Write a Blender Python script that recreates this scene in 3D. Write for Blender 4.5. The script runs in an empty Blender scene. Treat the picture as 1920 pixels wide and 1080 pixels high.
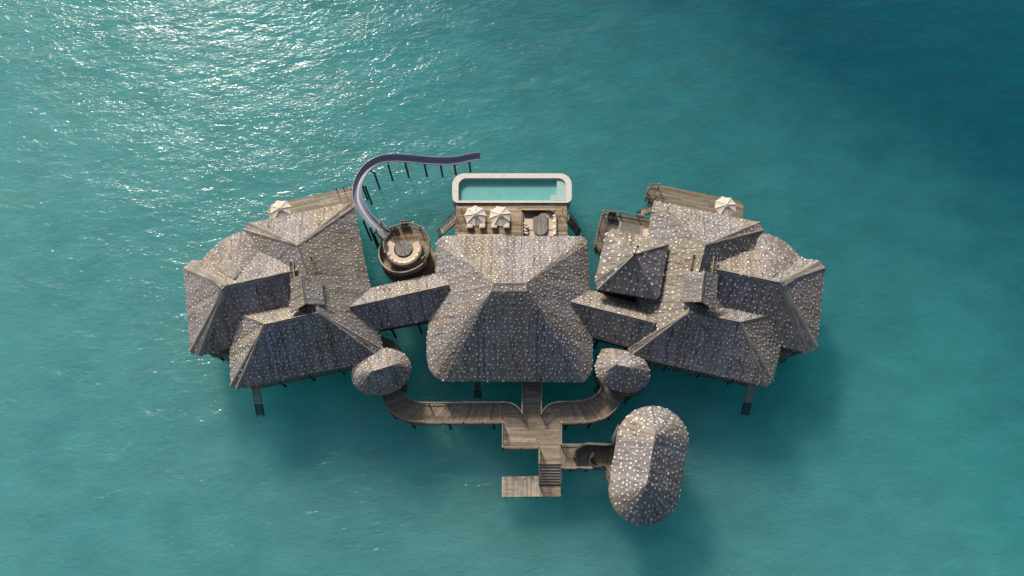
import bpy, math, random
import numpy as np
from mathutils import Vector, Matrix
from mathutils.geometry import tessellate_polygon

# ------------------------------------------------------------------ camera, sky, sun, exposure
scene = bpy.context.scene
COL = scene.collection
F_PX, TILT, CAM_H = 1493.0, math.radians(19.5), 90.0
CAM_Y = -CAM_H * math.tan(TILT)
cam_data = bpy.data.cameras.new('camera')
cam_data.sensor_width = 36.0
cam_data.lens = F_PX / 1920 * 36
cam_data.clip_end = 6000
cam = bpy.data.objects.new('camera', cam_data)
COL.objects.link(cam)
cam.location = (0, CAM_Y, CAM_H)
cam.rotation_euler = (TILT, 0, 0)
scene.camera = cam

SUN_EL, SUN_AZ = math.radians(32), math.radians(-23)      # azimuth measured from +Y (picture up) towards +X
world = bpy.data.worlds.new('World')
scene.world = world
world.use_nodes = True
wn = world.node_tree.nodes
wl = world.node_tree.links
bg = wn.get('Background') or wn.new('ShaderNodeBackground')
wo = wn.get('World Output') or wn.new('ShaderNodeOutputWorld')
sky = wn.new('ShaderNodeTexSky')
sky.sky_type = 'NISHITA'
sky.sun_disc = False
sky.sun_elevation = SUN_EL
sky.sun_rotation = SUN_AZ
sky.dust_density = 4.0
wl.new(sky.outputs['Color'], bg.inputs['Color'])
wl.new(bg.outputs['Background'], wo.inputs['Surface'])
bg.inputs['Strength'].default_value = 0.10
sl = bpy.data.lights.new('sun', 'SUN')
sl.energy = 4.6
sl.angle = math.radians(10)   # veiled by thin haze: every shadow in the photograph is soft
sl.color = (1.0, 0.91, 0.78)
sun = bpy.data.objects.new('sun', sl)
COL.objects.link(sun)
sv = Vector((math.sin(SUN_AZ) * math.cos(SUN_EL), math.cos(SUN_AZ) * math.cos(SUN_EL), math.sin(SUN_EL)))
sun.rotation_euler = (-sv).to_track_quat('-Z', 'Y').to_euler()
sun.location = (-40, 80, 90)
scene.view_settings.view_transform = 'Standard'
scene.view_settings.look = 'None'
scene.view_settings.exposure = -0.04
scene.view_settings.gamma = 1.0
try:
    scene.cycles.use_denoising = True
    scene.cycles.sample_clamp_indirect = 4.0
    scene.cycles.max_bounces = 8
    scene.cycles.transparent_max_bounces = 12
except Exception:
    pass

random.seed(4)
CT, ST = math.cos(TILT), math.sin(TILT)


def at(px, py, z=0.0):
    """the point at height z (metres) under pixel px, py of the 1920 x 1080 photograph"""
    x, y = (px - 960) / F_PX, (540 - py) / F_PX
    d = Vector((x, y * CT + ST, y * ST - CT))
    t = (z - CAM_H) / d.z
    return Vector((d.x * t, CAM_Y + d.y * t, z))


# ------------------------------------------------------------------ materials
def mat(name):
    m = bpy.data.materials.new(name)
    m.use_nodes = True
    nt = m.node_tree
    for n in list(nt.nodes):
        if n.type not in ('BSDF_PRINCIPLED', 'OUTPUT_MATERIAL'):
            nt.nodes.remove(n)
    return m, nt, nt.nodes['Principled BSDF'], nt.nodes['Material Output']


def N(nt, t, **kw):
    n = nt.nodes.new(t)
    for k, v in kw.items():
        if hasattr(n, k):
            setattr(n, k, v)
        else:
            n.inputs[k].default_value = v
    return n


def attr_mat(name, rough, nscale=(3, 3, 3), amount=0.25, bump=0.3, bscale=9.0, spec=0.3):
    """colour from the mesh's own 'col' attribute, broken up by noise and a fine bump"""
    m, nt, p, out = mat(name)
    a = N(nt, 'ShaderNodeAttribute', attribute_name='col')
    tc = N(nt, 'ShaderNodeTexCoord')
    mp = N(nt, 'ShaderNodeMapping')
    mp.inputs['Scale'].default_value = nscale
    nt.links.new(tc.outputs['Object'], mp.inputs['Vector'])
    no = N(nt, 'ShaderNodeTexNoise')
    no.inputs['Scale'].default_value = 1.0
    no.inputs['Detail'].default_value = 4
    nt.links.new(mp.outputs['Vector'], no.inputs['Vector'])
    mr = N(nt, 'ShaderNodeMapRange')
    mr.inputs['From Min'].default_value = 0.3
    mr.inputs['From Max'].default_value = 0.7
    mr.inputs['To Min'].default_value = 1 - amount
    mr.inputs['To Max'].default_value = 1 + amount
    nt.links.new(no.outputs['Fac'], mr.inputs['Value'])
    mx = N(nt, 'ShaderNodeVectorMath', operation='MULTIPLY')
    nt.links.new(a.outputs['Color'], mx.inputs[0])
    nt.links.new(mr.outputs['Result'], mx.inputs[1])
    nt.links.new(mx.outputs['Vector'], p.inputs['Base Color'])
    p.inputs['Roughness'].default_value = rough
    p.inputs['Specular IOR Level'].default_value = spec
    if bump:
        n2 = N(nt, 'ShaderNodeTexNoise')
        n2.inputs['Scale'].default_value = bscale
        n2.inputs['Detail'].default_value = 3
        nt.links.new(tc.outputs['Object'], n2.inputs['Vector'])
        b = N(nt, 'ShaderNodeBump')
        b.inputs['Strength'].default_value = bump
        b.inputs['Distance'].default_value = 0.05
        nt.links.new(n2.outputs['Fac'], b.inputs['Height'])
        nt.links.new(b.outputs['Normal'], p.inputs['Normal'])
    return m


M_ROOF = attr_mat('weathered_shingle', 0.8, (0.5, 0.5, 0.5), 0.14, 0.25, 12, 0.2)
M_WOOD = attr_mat('weathered_timber', 0.75, (2, 2, 2), 0.16, 0.3, 14, 0.25)
M_CLOTH = attr_mat('cream_cloth', 0.9, (4, 4, 4), 0.06, 0.4, 18, 0.1)
M_PLASTIC = attr_mat('slide_plastic', 0.42, (1, 1, 1), 0.06, 0.0, 5, 0.5)
M_STONE = attr_mat('pale_stone', 0.6, (1.5, 1.5, 1.5), 0.08, 0.2, 10, 0.3)
M_PLASTER = attr_mat('grey_plaster', 0.8, (0.8, 0.8, 0.8), 0.12, 0.2, 10, 0.2)
M_TILE = attr_mat('pool_tile', 0.4, (1.2, 1.2, 1.2), 0.05, 0.0, 5, 0.4)
M_WICKER = attr_mat('wicker', 0.85, (14, 14, 14), 0.45, 0.9, 30, 0.15)


def water_surface(name, tint, waves, rough):
    m, nt, p, out = mat(name)
    nt.nodes.remove(p)
    tc = N(nt, 'ShaderNodeTexCoord')
    acc = None
    for rot, sc, amp, det in waves:
        mp = N(nt, 'ShaderNodeMapping')
        mp.inputs['Rotation'].default_value = (0, 0, rot)
        mp.inputs['Scale'].default_value = sc
        nt.links.new(tc.outputs['Object'], mp.inputs['Vector'])
        no = N(nt, 'ShaderNodeTexNoise')
        no.inputs['Scale'].default_value = 1.0
        no.inputs['Detail'].default_value = det
        no.inputs['Roughness'].default_value = 0.5
        no.inputs['Distortion'].default_value = 0.4
        nt.links.new(mp.outputs['Vector'], no.inputs['Vector'])
        ma = N(nt, 'ShaderNodeMath', operation='MULTIPLY')
        ma.inputs[1].default_value = amp
        nt.links.new(no.outputs['Fac'], ma.inputs[0])
        if sc[0] > 1:          # the finest ripples come in gusts
            mg = N(nt, 'ShaderNodeMapping')
            mg.inputs['Rotation'].default_value = (0, 0, -1.15)
            mg.inputs['Scale'].default_value = (0.07, 0.28, 0.2)
            nt.links.new(tc.outputs['Object'], mg.inputs['Vector'])
            ng = N(nt, 'ShaderNodeTexNoise')
            ng.inputs['Scale'].default_value = 1.0
            ng.inputs['Detail'].default_value = 3
            nt.links.new(mg.outputs['Vector'], ng.inputs['Vector'])
            gr = N(nt, 'ShaderNodeMapRange')
            gr.inputs['From Min'].default_value = 0.3
            gr.inputs['From Max'].default_value = 0.7
            gr.inputs['To Min'].default_value = 0.35 * amp
            gr.inputs['To Max'].default_value = 1.3 * amp
            nt.links.new(ng.outputs['Fac'], gr.inputs['Value'])
            nt.links.new(gr.outputs['Result'], ma.inputs[1])
        if acc is None:
            acc = ma
        else:
            ad = N(nt, 'ShaderNodeMath', operation='ADD')
            nt.links.new(acc.outputs[0], ad.inputs[0])
            nt.links.new(ma.outputs[0], ad.inputs[1])
            acc = ad
    b = N(nt, 'ShaderNodeBump')
    b.inputs['Strength'].default_value = 1.0
    b.inputs['Distance'].default_value = 1.0
    nt.links.new(acc.outputs[0], b.inputs['Height'])
    gl = N(nt, 'ShaderNodeBsdfGlossy')
    gl.inputs['Roughness'].default_value = rough
    nt.links.new(b.outputs['Normal'], gl.inputs['Normal'])
    tr = N(nt, 'ShaderNodeBsdfTransparent')
    tr.inputs['Color'].default_value = (*tint, 1)
    # Schlick's Fresnel for water, the same from both sides of the sheet
    ge = N(nt, 'ShaderNodeNewGeometry')
    dt = N(nt, 'ShaderNodeVectorMath', operation='DOT_PRODUCT')
    nt.links.new(b.outputs['Normal'], dt.inputs[0])
    nt.links.new(ge.outputs['Incoming'], dt.inputs[1])
    ab = N(nt, 'ShaderNodeMath', operation='ABSOLUTE')
    nt.links.new(dt.outputs['Value'], ab.inputs[0])
    om = N(nt, 'ShaderNodeMath', operation='SUBTRACT', use_clamp=True)
    om.inputs[0].default_value = 1.0
    nt.links.new(ab.outputs[0], om.inputs[1])
    pw = N(nt, 'ShaderNodeMath', operation='POWER')
    pw.inputs[1].default_value = 5.0
    nt.links.new(om.outputs[0], pw.inputs[0])
    fr = N(nt, 'ShaderNodeMath', operation='MULTIPLY_ADD', use_clamp=True)
    fr.inputs[1].default_value = 0.98
    fr.inputs[2].default_value = 0.02
    nt.links.new(pw.outputs[0], fr.inputs[0])
    mx = N(nt, 'ShaderNodeMixShader')
    nt.links.new(fr.outputs[0], mx.inputs[0])
    nt.links.new(tr.outputs[0], mx.inputs[1])
    g2 = N(nt, 'ShaderNodeBsdfGlossy')
    g2.inputs['Roughness'].default_value = 0.42
    nt.links.new(b.outputs['Normal'], g2.inputs['Normal'])
    gm = N(nt, 'ShaderNodeMixShader')
    gm.inputs[0].default_value = 0.35
    nt.links.new(gl.outputs[0], gm.inputs[1])
    nt.links.new(g2.outputs[0], gm.inputs[2])
    nt.links.new(gm.outputs[0], mx.inputs[2])
    nt.links.new(mx.outputs[0], out.inputs['Surface'])
    return m


M_SEA = water_surface('sea_surface', (0.72, 0.9, 0.9), [
    (-1.0, (0.10, 0.20, 0.2), 0.40, 2),
    (-0.8, (0.5, 1.0, 1), 0.19, 2),
    (-0.85, (1.8, 3.9, 2), 0.088, 2),
], 0.10)
M_POOLW = water_surface('pool_surface', (0.80, 0.95, 0.95), [(0.2, (0.9, 1.2, 1), 0.03, 2)], 0.05)

# the turbid lagoon below the surface: light scatters through it, so shadows on it are soft
M_BED, nt, p, out = mat('lagoon_bed')
tc = N(nt, 'ShaderNodeTexCoord')
no = N(nt, 'ShaderNodeTexNoise')
no.inputs['Scale'].default_value = 0.045
no.inputs['Detail'].default_value = 5
no.inputs['Roughness'].default_value = 0.6
nt.links.new(tc.outputs['Object'], no.inputs['Vector'])
sx = N(nt, 'ShaderNodeSeparateXYZ')
nt.links.new(tc.outputs['Object'], sx.inputs[0])
# the bottom falls away towards the far right: deeper, bluer water
dx = N(nt, 'ShaderNodeMath', operation='MULTIPLY_ADD')
dx.inputs[1].default_value = 0.75
nt.links.new(sx.outputs['X'], dx.inputs[0])
nt.links.new(sx.outputs['Y'], dx.inputs[2])
dm = N(nt, 'ShaderNodeMapRange')
dm.interpolation_type = 'SMOOTHSTEP'
dm.inputs['From Min'].default_value = -25
dm.inputs['From Max'].default_value = 108
nt.links.new(dx.outputs[0], dm.inputs['Value'])
nz = N(nt, 'ShaderNodeMath', operation='MULTIPLY_ADD')
nz.inputs[1].default_value = 0.42
nt.links.new(no.outputs['Fac'], nz.inputs[0])
nt.links.new(dm.outputs['Result'], nz.inputs[2])
cr = N(nt, 'ShaderNodeValToRGB')
cr.color_ramp.elements[0].position = 0.12
cr.color_ramp.elements[0].color = (0.185, 0.43, 0.44, 1)
cr.color_ramp.elements[1].position = 1.0
cr.color_ramp.elements[1].color = (0.006, 0.11, 0.155, 1)
e = cr.color_ramp.elements.new(0.45)
e.color = (0.09, 0.33, 0.355, 1)
nt.links.new(nz.outputs[0], cr.inputs['Fac'])
# mottling of sky reflections on the waves, painted into the bed colour
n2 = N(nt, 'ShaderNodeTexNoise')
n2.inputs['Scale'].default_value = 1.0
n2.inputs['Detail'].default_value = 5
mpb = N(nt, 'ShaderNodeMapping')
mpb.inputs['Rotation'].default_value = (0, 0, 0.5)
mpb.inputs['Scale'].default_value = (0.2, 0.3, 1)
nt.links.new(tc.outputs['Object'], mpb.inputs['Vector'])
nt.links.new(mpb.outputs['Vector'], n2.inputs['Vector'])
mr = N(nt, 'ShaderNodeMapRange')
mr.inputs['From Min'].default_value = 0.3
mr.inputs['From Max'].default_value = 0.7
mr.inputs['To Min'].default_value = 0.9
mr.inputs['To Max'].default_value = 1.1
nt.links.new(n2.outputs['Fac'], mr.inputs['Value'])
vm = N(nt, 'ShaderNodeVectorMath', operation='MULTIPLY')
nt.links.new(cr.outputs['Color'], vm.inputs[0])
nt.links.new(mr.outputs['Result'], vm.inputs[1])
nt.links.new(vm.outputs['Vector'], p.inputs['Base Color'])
p.inputs['Roughness'].default_value = 1.0
p.inputs['Specular IOR Level'].default_value = 0.0
p.inputs['Subsurface Weight'].default_value = 0.88
bw = None
for rot, sc, amp in ((-0.8, (0.5, 1.0, 1), 0.30), (-0.85, (1.6, 3.4, 1), 0.17)):
    mpw = N(nt, 'ShaderNodeMapping')
    mpw.inputs['Rotation'].default_value = (0, 0, rot)
    mpw.inputs['Scale'].default_value = sc
    nt.links.new(tc.outputs['Object'], mpw.inputs['Vector'])
    nw = N(nt, 'ShaderNodeTexNoise')
    nw.inputs['Scale'].default_value = 1.0
    nw.inputs['Detail'].default_value = 2
    nt.links.new(mpw.outputs['Vector'], nw.inputs['Vector'])
    mw = N(nt, 'ShaderNodeMath', operation='MULTIPLY')
    mw.inputs[1].default_value = amp
    nt.links.new(nw.outputs['Fac'], mw.inputs[0])
    if bw is None:
        bw = mw
    else:
        aw = N(nt, 'ShaderNodeMath', operation='ADD')
        nt.links.new(bw.outputs[0], aw.inputs[0])
        nt.links.new(mw.outputs[0], aw.inputs[1])
        bw = aw
bb = N(nt, 'ShaderNodeBump')
bb.inputs['Strength'].default_value = 1.0
bb.inputs['Distance'].default_value = 1.0
nt.links.new(bw.outputs[0], bb.inputs['Height'])
nt.links.new(bb.outputs['Normal'], p.inputs['Normal'])
p.inputs['Subsurface Radius'].default_value = (0.5, 1.0, 1.0)
p.inputs['Subsurface Scale'].default_value = 100.0


# ------------------------------------------------------------------ mesh builder
class MB:
    def __init__(self):
        self.v, self.f, self.c = [], [], []

    def face(self, pts, col):
        i = len(self.v)
        self.v.extend(tuple(p) for p in pts)
        self.f.append(tuple(range(i, i + len(pts))))
        self.c.append(col)

    def grid(self, rows, col, close=False):
        """quads over a list of equally long rows of points, sharing vertices"""
        i = len(self.v)
        n = len(rows[0])
        for r in rows:
            self.v.extend(tuple(p) for p in r)
        for a in range(len(rows) - 1):
            for b in range(n if close else n - 1):
                b2 = (b + 1) % n
                self.f.append((i + a * n + b, i + a * n + b2, i + (a + 1) * n + b2, i + (a + 1) * n + b))
                self.c.append(col)

    def box(self, c, s, col, ax=None):
        c = Vector(c)
        X, Y, Z = ax if ax else (Vector((1, 0, 0)), Vector((0, 1, 0)), Vector((0, 0, 1)))
        h = [X * s[0] / 2, Y * s[1] / 2, Z * s[2] / 2]
        P = [c + h[0] * a + h[1] * b + h[2] * d for d in (-1, 1) for b in (-1, 1) for a in (-1, 1)]
        i = len(self.v)
        self.v.extend(tuple(q) for q in P)
        for q in ((0, 2, 3, 1), (4, 5, 7, 6), (0, 1, 5, 4), (2, 6, 7, 3), (0, 4, 6, 2), (1, 3, 7, 5)):
            self.f.append(tuple(i + k for k in q))
            self.c.append(col)

    def beam(self, p, q, w, h, col):
        """a straight bar from p to q, w wide and h high"""
        p, q = Vector(p), Vector(q)
        d = q - p
        L = d.length
        if L < 1e-5:
            return
        X = d / L
        up = Vector((0, 0, 1)) if abs(X.z) < 0.95 else Vector((0, 1, 0))
        Y = up.cross(X).normalized()
        self.box((p + q) / 2, (L, w, h), col, (X, Y, X.cross(Y)))

    def tube(self, pts, r, col, n=8, caps=True):
        pts = [Vector(q) for q in pts]
        rows = []
        for k, q in enumerate(pts):
            d = (pts[min(k + 1, len(pts) - 1)] - pts[max(k - 1, 0)]).normalized()
            up = Vector((0, 0, 1)) if abs(d.z) < 0.9 else Vector((1, 0, 0))
            a = d.cross(up).normalized()
            b = d.cross(a)
            rr = r[k] if isinstance(r, (list, tuple)) else r
            rows.append([q + (a * math.cos(t) + b * math.sin(t)) * rr for t in [2 * math.pi * j / n for j in range(n)]])
        self.grid(rows, col, True)
        if caps:
            self.face(rows[0], col)
            self.face(rows[-1][::-1], col)

    def prism(self, poly, z0, z1, col, top=True, bottom=True):
        """upright prism over xy points (any simple outline)"""
        P = [Vector((q[0], q[1], 0)) for q in poly]
        a = sum(P[i].x * P[i - 1].y - P[i - 1].x * P[i].y for i in range(len(P)))
        if a > 0:
            P.reverse()
        for i in range(len(P)):
            q, r = P[i - 1], P[i]
            self.face([(q.x, q.y, z0), (r.x, r.y, z0), (r.x, r.y, z1), (q.x, q.y, z1)], col)
        for t in tessellate_polygon([P]):
            if top:
                self.face([(P[i].x, P[i].y, z1) for i in t], col)
            if bottom:
                self.face([(P[i].x, P[i].y, z0) for i in t[::-1]], col)

    def build(self, name, material, parent=None, smooth=False, fixn=False):
        off = Vector((0, 0, 0))
        q = parent
        while q is not None:
            off += q.location
            q = q.parent
        me = bpy.data.meshes.new(name)
        V = np.array(self.v, dtype=float).reshape(-1, 3) - np.array(off)
        me.from_pydata(V.tolist(), [], self.f)
        at_ = me.color_attributes.new('col', 'FLOAT_COLOR', 'CORNER')
        cnt = np.array([len(f) for f in self.f])
        cc = np.array([(c[0], c[1], c[2], 1.0) for c in self.c], dtype=np.float32)
        at_.data.foreach_set('color', np.repeat(cc, cnt, axis=0).ravel())
        if smooth:
            me.polygons.foreach_set('use_smooth', [True] * len(me.polygons))
        if fixn:
            import bmesh
            bm = bmesh.new()
            bm.from_mesh(me)
            bmesh.ops.recalc_face_normals(bm, faces=bm.faces)
            bm.to_mesh(me)
            bm.free()
        me.materials.append(material)
        me.update()
        o = bpy.data.objects.new(name, me)
        COL.objects.link(o)
        if parent is not None:
            o.parent = parent
        return o


def thing(name, label, cat, loc, group=None):
    o = bpy.data.objects.new(name, None)
    o.empty_display_size = 0.5
    COL.objects.link(o)
    o.location = loc
    o['label'] = label
    o['category'] = cat
    if group:
        o['group'] = group
    return o


def tag(o, label, cat, group=None):
    o['label'] = label
    o['category'] = cat
    if group:
        o['group'] = group
    return o


def dup(root, loc, rotz, label):
    r = root.copy()
    COL.objects.link(r)
    r.location = loc
    r.rotation_euler = (0, 0, rotz)
    r['label'] = label
    for ch in list(root.children):
        c = ch.copy()
        COL.objects.link(c)
        c.parent = r
        for g in list(ch.children):
            d = g.copy()
            COL.objects.link(d)
            d.parent = c
    return r


def vary(col, amt, rng):
    k = 1 + rng.uniform(-amt, amt)
    return (col[0] * k, col[1] * k, col[2] * k)


def mixc(a, b, t):
    return tuple(a[i] * (1 - t) + b[i] * t for i in range(3))


# ------------------------------------------------------------------ tiled surfaces (shingles, planks)
def frame_of(pts, udir=None):
    n = Vector((0, 0, 0))
    for i in range(len(pts)):
        a, b = pts[i - 1], pts[i]
        n += Vector(((a.y - b.y) * (a.z + b.z), (a.z - b.z) * (a.x + b.x), (a.x - b.x) * (a.y + b.y)))
    n.normalize()
    if n.z < 0:
        n = -n
    u = Vector(udir) if udir is not None else Vector((0, 0, 1)).cross(n)
    if u.length < 1e-4:
        u = Vector((1, 0, 0))
    u = (u - n * u.dot(n)).normalized()
    v = n.cross(u)
    if v.z < -1e-6:
        u, v = -u, -v
    return u, v, n


def clip(poly, tri):
    out_ = poly
    for i in range(3):
        ax, ay = tri[i]
        bx, by = tri[(i + 1) % 3]
        src, out_ = out_, []
        if not src:
            return src
        def side(q):
            return (bx - ax) * (q[1] - ay) - (by - ay) * (q[0] - ax)
        sp = src[-1]
        ss = side(sp)
        for q in src:
            sq = side(q)
            if (sq >= 0) != (ss >= 0):
                t = ss / (ss - sq)
                out_.append((sp[0] + (q[0] - sp[0]) * t, sp[1] + (q[1] - sp[1]) * t))
            if sq >= 0:
                out_.append(q)
            sp, ss = q, sq
    return out_


def tris_of(pts, o, u, v, n):
    P2 = [((q - o).dot(u), (q - o).dot(v), (q - o).dot(n)) for q in pts]
    T = tessellate_polygon([[Vector((a, b, 0)) for a, b, c in P2]]) if len(pts) > 3 else [(0, 1, 2)]
    res = []
    for t in T:
        tr = [P2[i] for i in t]
        ar = (tr[1][0] - tr[0][0]) * (tr[2][1] - tr[0][1]) - (tr[1][1] - tr[0][1]) * (tr[2][0] - tr[0][0])
        if abs(ar) < 1e-5:
            continue
        if ar < 0:
            tr.reverse()
        res.append(tr)
    return res


def plane_w(tr):
    (x0, y0, w0), (x1, y1, w1), (x2, y2, w2) = tr
    d = (x1 - x0) * (y2 - y0) - (x2 - x0) * (y1 - y0)
    a = ((w1 - w0) * (y2 - y0) - (w2 - w0) * (y1 - y0)) / d
    b = ((x1 - x0) * (w2 - w0) - (x2 - x0) * (w1 - w0)) / d
    return lambda x, y: w0 + a * (x - x0) + b * (y - y0)


def tiles(mb, pts, du, dv, hi, lo, colfn, seed, udir=None, gap=0.012, butt=True, tilt=0.0, origin=None, swap=False):
    pts = [Vector(q) for q in pts]
    u, v, n = frame_of(pts, udir)
    o = Vector(origin) if origin is not None else pts[0]
    TR = tris_of(pts, o, u, v, n)
    if swap:                 # courses run up the slope, each column broken at its own height
        u, v, du, dv = v, -u, dv, du
        TR = [[(b, -a, c) for a, b, c in tr] for tr in TR]
    rs = random.Random(seed)
    rowoff, cell = {}, {}
    for tr in TR:
        t2 = [(a, b) for a, b, c in tr]
        wf = plane_w(tr)
        us = [q[0] for q in t2]
        vs = [q[1] for q in t2]
        for r in range(math.floor(min(vs) / dv), math.floor(max(vs) / dv) + 1):
            if r not in rowoff:
                rowoff[r] = rs.random() * du
            ro = rowoff[r]
            v0, v1 = r * dv, (r + 1) * dv
            # u range of the triangle inside this row
            lo_u, hi_u = 1e9, -1e9
            for i in range(3):
                (ax, ay), (bx, by) = t2[i], t2[(i + 1) % 3]
                for (q, w) in ((ax, ay), (bx, by)):
                    if v0 <= w <= v1:
                        lo_u, hi_u = min(lo_u, q), max(hi_u, q)
                for w in (v0, v1):
                    if (ay - w) * (by - w) < 0:
                        q = ax + (bx - ax) * (w - ay) / (by - ay)
                        lo_u, hi_u = min(lo_u, q), max(hi_u, q)
            if lo_u > hi_u:
                continue
            for c in range(math.floor((lo_u - ro) / du), math.floor((hi_u - ro) / du) + 1):
                key = (r, c)
                if key not in cell:
                    cell[key] = (colfn(rs, v0 + dv / 2, ro + (c + .5) * du) if swap else colfn(rs, ro + (c + .5) * du, v0 + dv / 2), rs.uniform(-tilt, tilt), rs.uniform(0, 1))
                cl, tl, jj = cell[key]
                u0, u1 = ro + c * du + gap / 2, ro + (c + 1) * du - gap / 2
                q = [(u0, v0 + gap / 2), (u1, v0 + gap / 2), (u1, v1), (u0, v1)]
                full = all(((t2[(i + 1) % 3][0] - t2[i][0]) * (w[1] - t2[i][1]) - (t2[(i + 1) % 3][1] - t2[i][1]) * (w[0] - t2[i][0])) >= 0 for i in range(3) for w in q)
                if not full:
                    q = clip(q, t2)
                    if len(q) < 3:
                        continue
                um = (v0 + v1) / 2 if swap else (u0 + u1) / 2
                h_ = hi * (0.75 + 0.5 * jj)
                P = []
                for (a, b) in q:
                    s = (a - u0) / du if swap else (b - v0) / dv
                    P.append(o + u * a + v * b + n * (wf(a, b) + h_ + (lo - h_) * s + tl * ((b if swap else a) - um)))
                mb.face(P, cl)
                if butt and full:
                    i0, i1 = (3, 0) if swap else (0, 1)
                    B = [o + u * a + v * b + n * (wf(a, b)) for (a, b) in (q[i0], q[i1])]
                    mb.face([B[0], B[1], P[i1], P[i0]], mixc(cl, (0, 0, 0), 0.25))


def dots(mb, pts, sp, size, lift, seed, aligned=True, colr=(0.72, 0.695, 0.66)):
    """the pale shingles scattered among the grey ones"""
    pts = [Vector(q) for q in pts]
    u, v, n = frame_of(pts)
    o = pts[0]
    rs = random.Random(seed * 7 + 1)
    done = set()
    ph = rs.uniform(-.6, .6)
    for tr in tris_of(pts, o, u, v, n):
        t2 = [(a, b) for a, b, c in tr]
        wf = plane_w(tr)
        us = [q[0] for q in t2]
        vs = [q[1] for q in t2]
        for r in range(math.floor(min(vs) / sp), math.floor(max(vs) / sp) + 2):
            for c in range(math.floor(min(us) / sp) - 1, math.floor(max(us) / sp) + 2):
                if (r, c) in done:
                    continue
                rr = random.Random((r * 7919 + c * 104729 + seed * 31) & 0xffffff)
                a = (c + 0.5 * (r & 1)) * sp + rr.uniform(-.3, .3) * sp
                b = r * sp + rr.uniform(-.3, .3) * sp
                if rr.random() < 0.06:
                    continue
                if not all(((t2[(i + 1) % 3][0] - t2[i][0]) * (b - t2[i][1]) - (t2[(i + 1) % 3][1] - t2[i][1]) * (a - t2[i][0])) >= 0 for i in range(3)):
                    continue
                done.add((r, c))
                th = rr.gauss(0, .14) if aligned else ph + rr.gauss(0, .5)
                s1 = size * rr.uniform(.65, 1.05)
                s2 = s1 * rr.uniform(.75, 1.35)
                if rr.random() < 0.03:
                    s1, s2 = s1 * 1.5, s2 * 1.5
                ca, sa = math.cos(th), math.sin(th)
                k = rr.uniform(.72, 1.08)
                cl = (colr[0] * k, colr[1] * k, colr[2] * k * rr.uniform(.97, 1.05))
                P = []
                w = wf(a, b)
                tl = rr.uniform(0.0, .03)
                for (x, y) in ((-1, -1), (1, -1), (1, 1), (-1, 1)):
                    x2, y2 = x * s1 / 2, y * s2 / 2
                    P.append(o + u * (a + x2 * ca - y2 * sa) + v * (b + x2 * sa + y2 * ca) + n * (w + lift + (tl if y < 0 else 0)))
                mb.face(P, cl)
                lowp = [P[0] - n * (.03 + tl), P[1] - n * (.03 + tl)]
                mb.face([lowp[0], lowp[1], P[1], P[0]], mixc(cl, (0, 0, 0), .3))


GREY, BROWN, VIOLET = (0.28, 0.255, 0.225), (0.26, 0.222, 0.17), (0.225, 0.213, 0.235)


def shingle_colour(seed):
    rs0 = random.Random(seed)
    ph = [rs0.uniform(0, 6.28) for _ in range(6)]
    colk = {}

    def fn(rs, a, b):
        t = 0.5 + 0.35 * math.sin(a * 0.9 + ph[0]) + 0.5 * math.sin(a * 0.37 + ph[1]) + 0.2 * math.sin(b * .4 + ph[2])
        base = mixc(BROWN, VIOLET, min(1, max(0, t + rs.uniform(-.25, .25))))
        base = mixc(base, GREY, 0.3)
        ck = round(a / 0.15)
        if ck not in colk:
            colk[ck] = rs.choice((0.72, 0.85, 0.93, 0.98, 1.0, 1.05, 1.1, 1.18))
        k = colk[ck] * rs.choice((0.82, 0.92, 1.0, 1.0, 1.06, 1.14))
        if rs.random() < .03:
            k *= .5
        return (base[0] * k, base[1] * k, base[2] * k)
    return fn


ROOF_N = [0]


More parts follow.
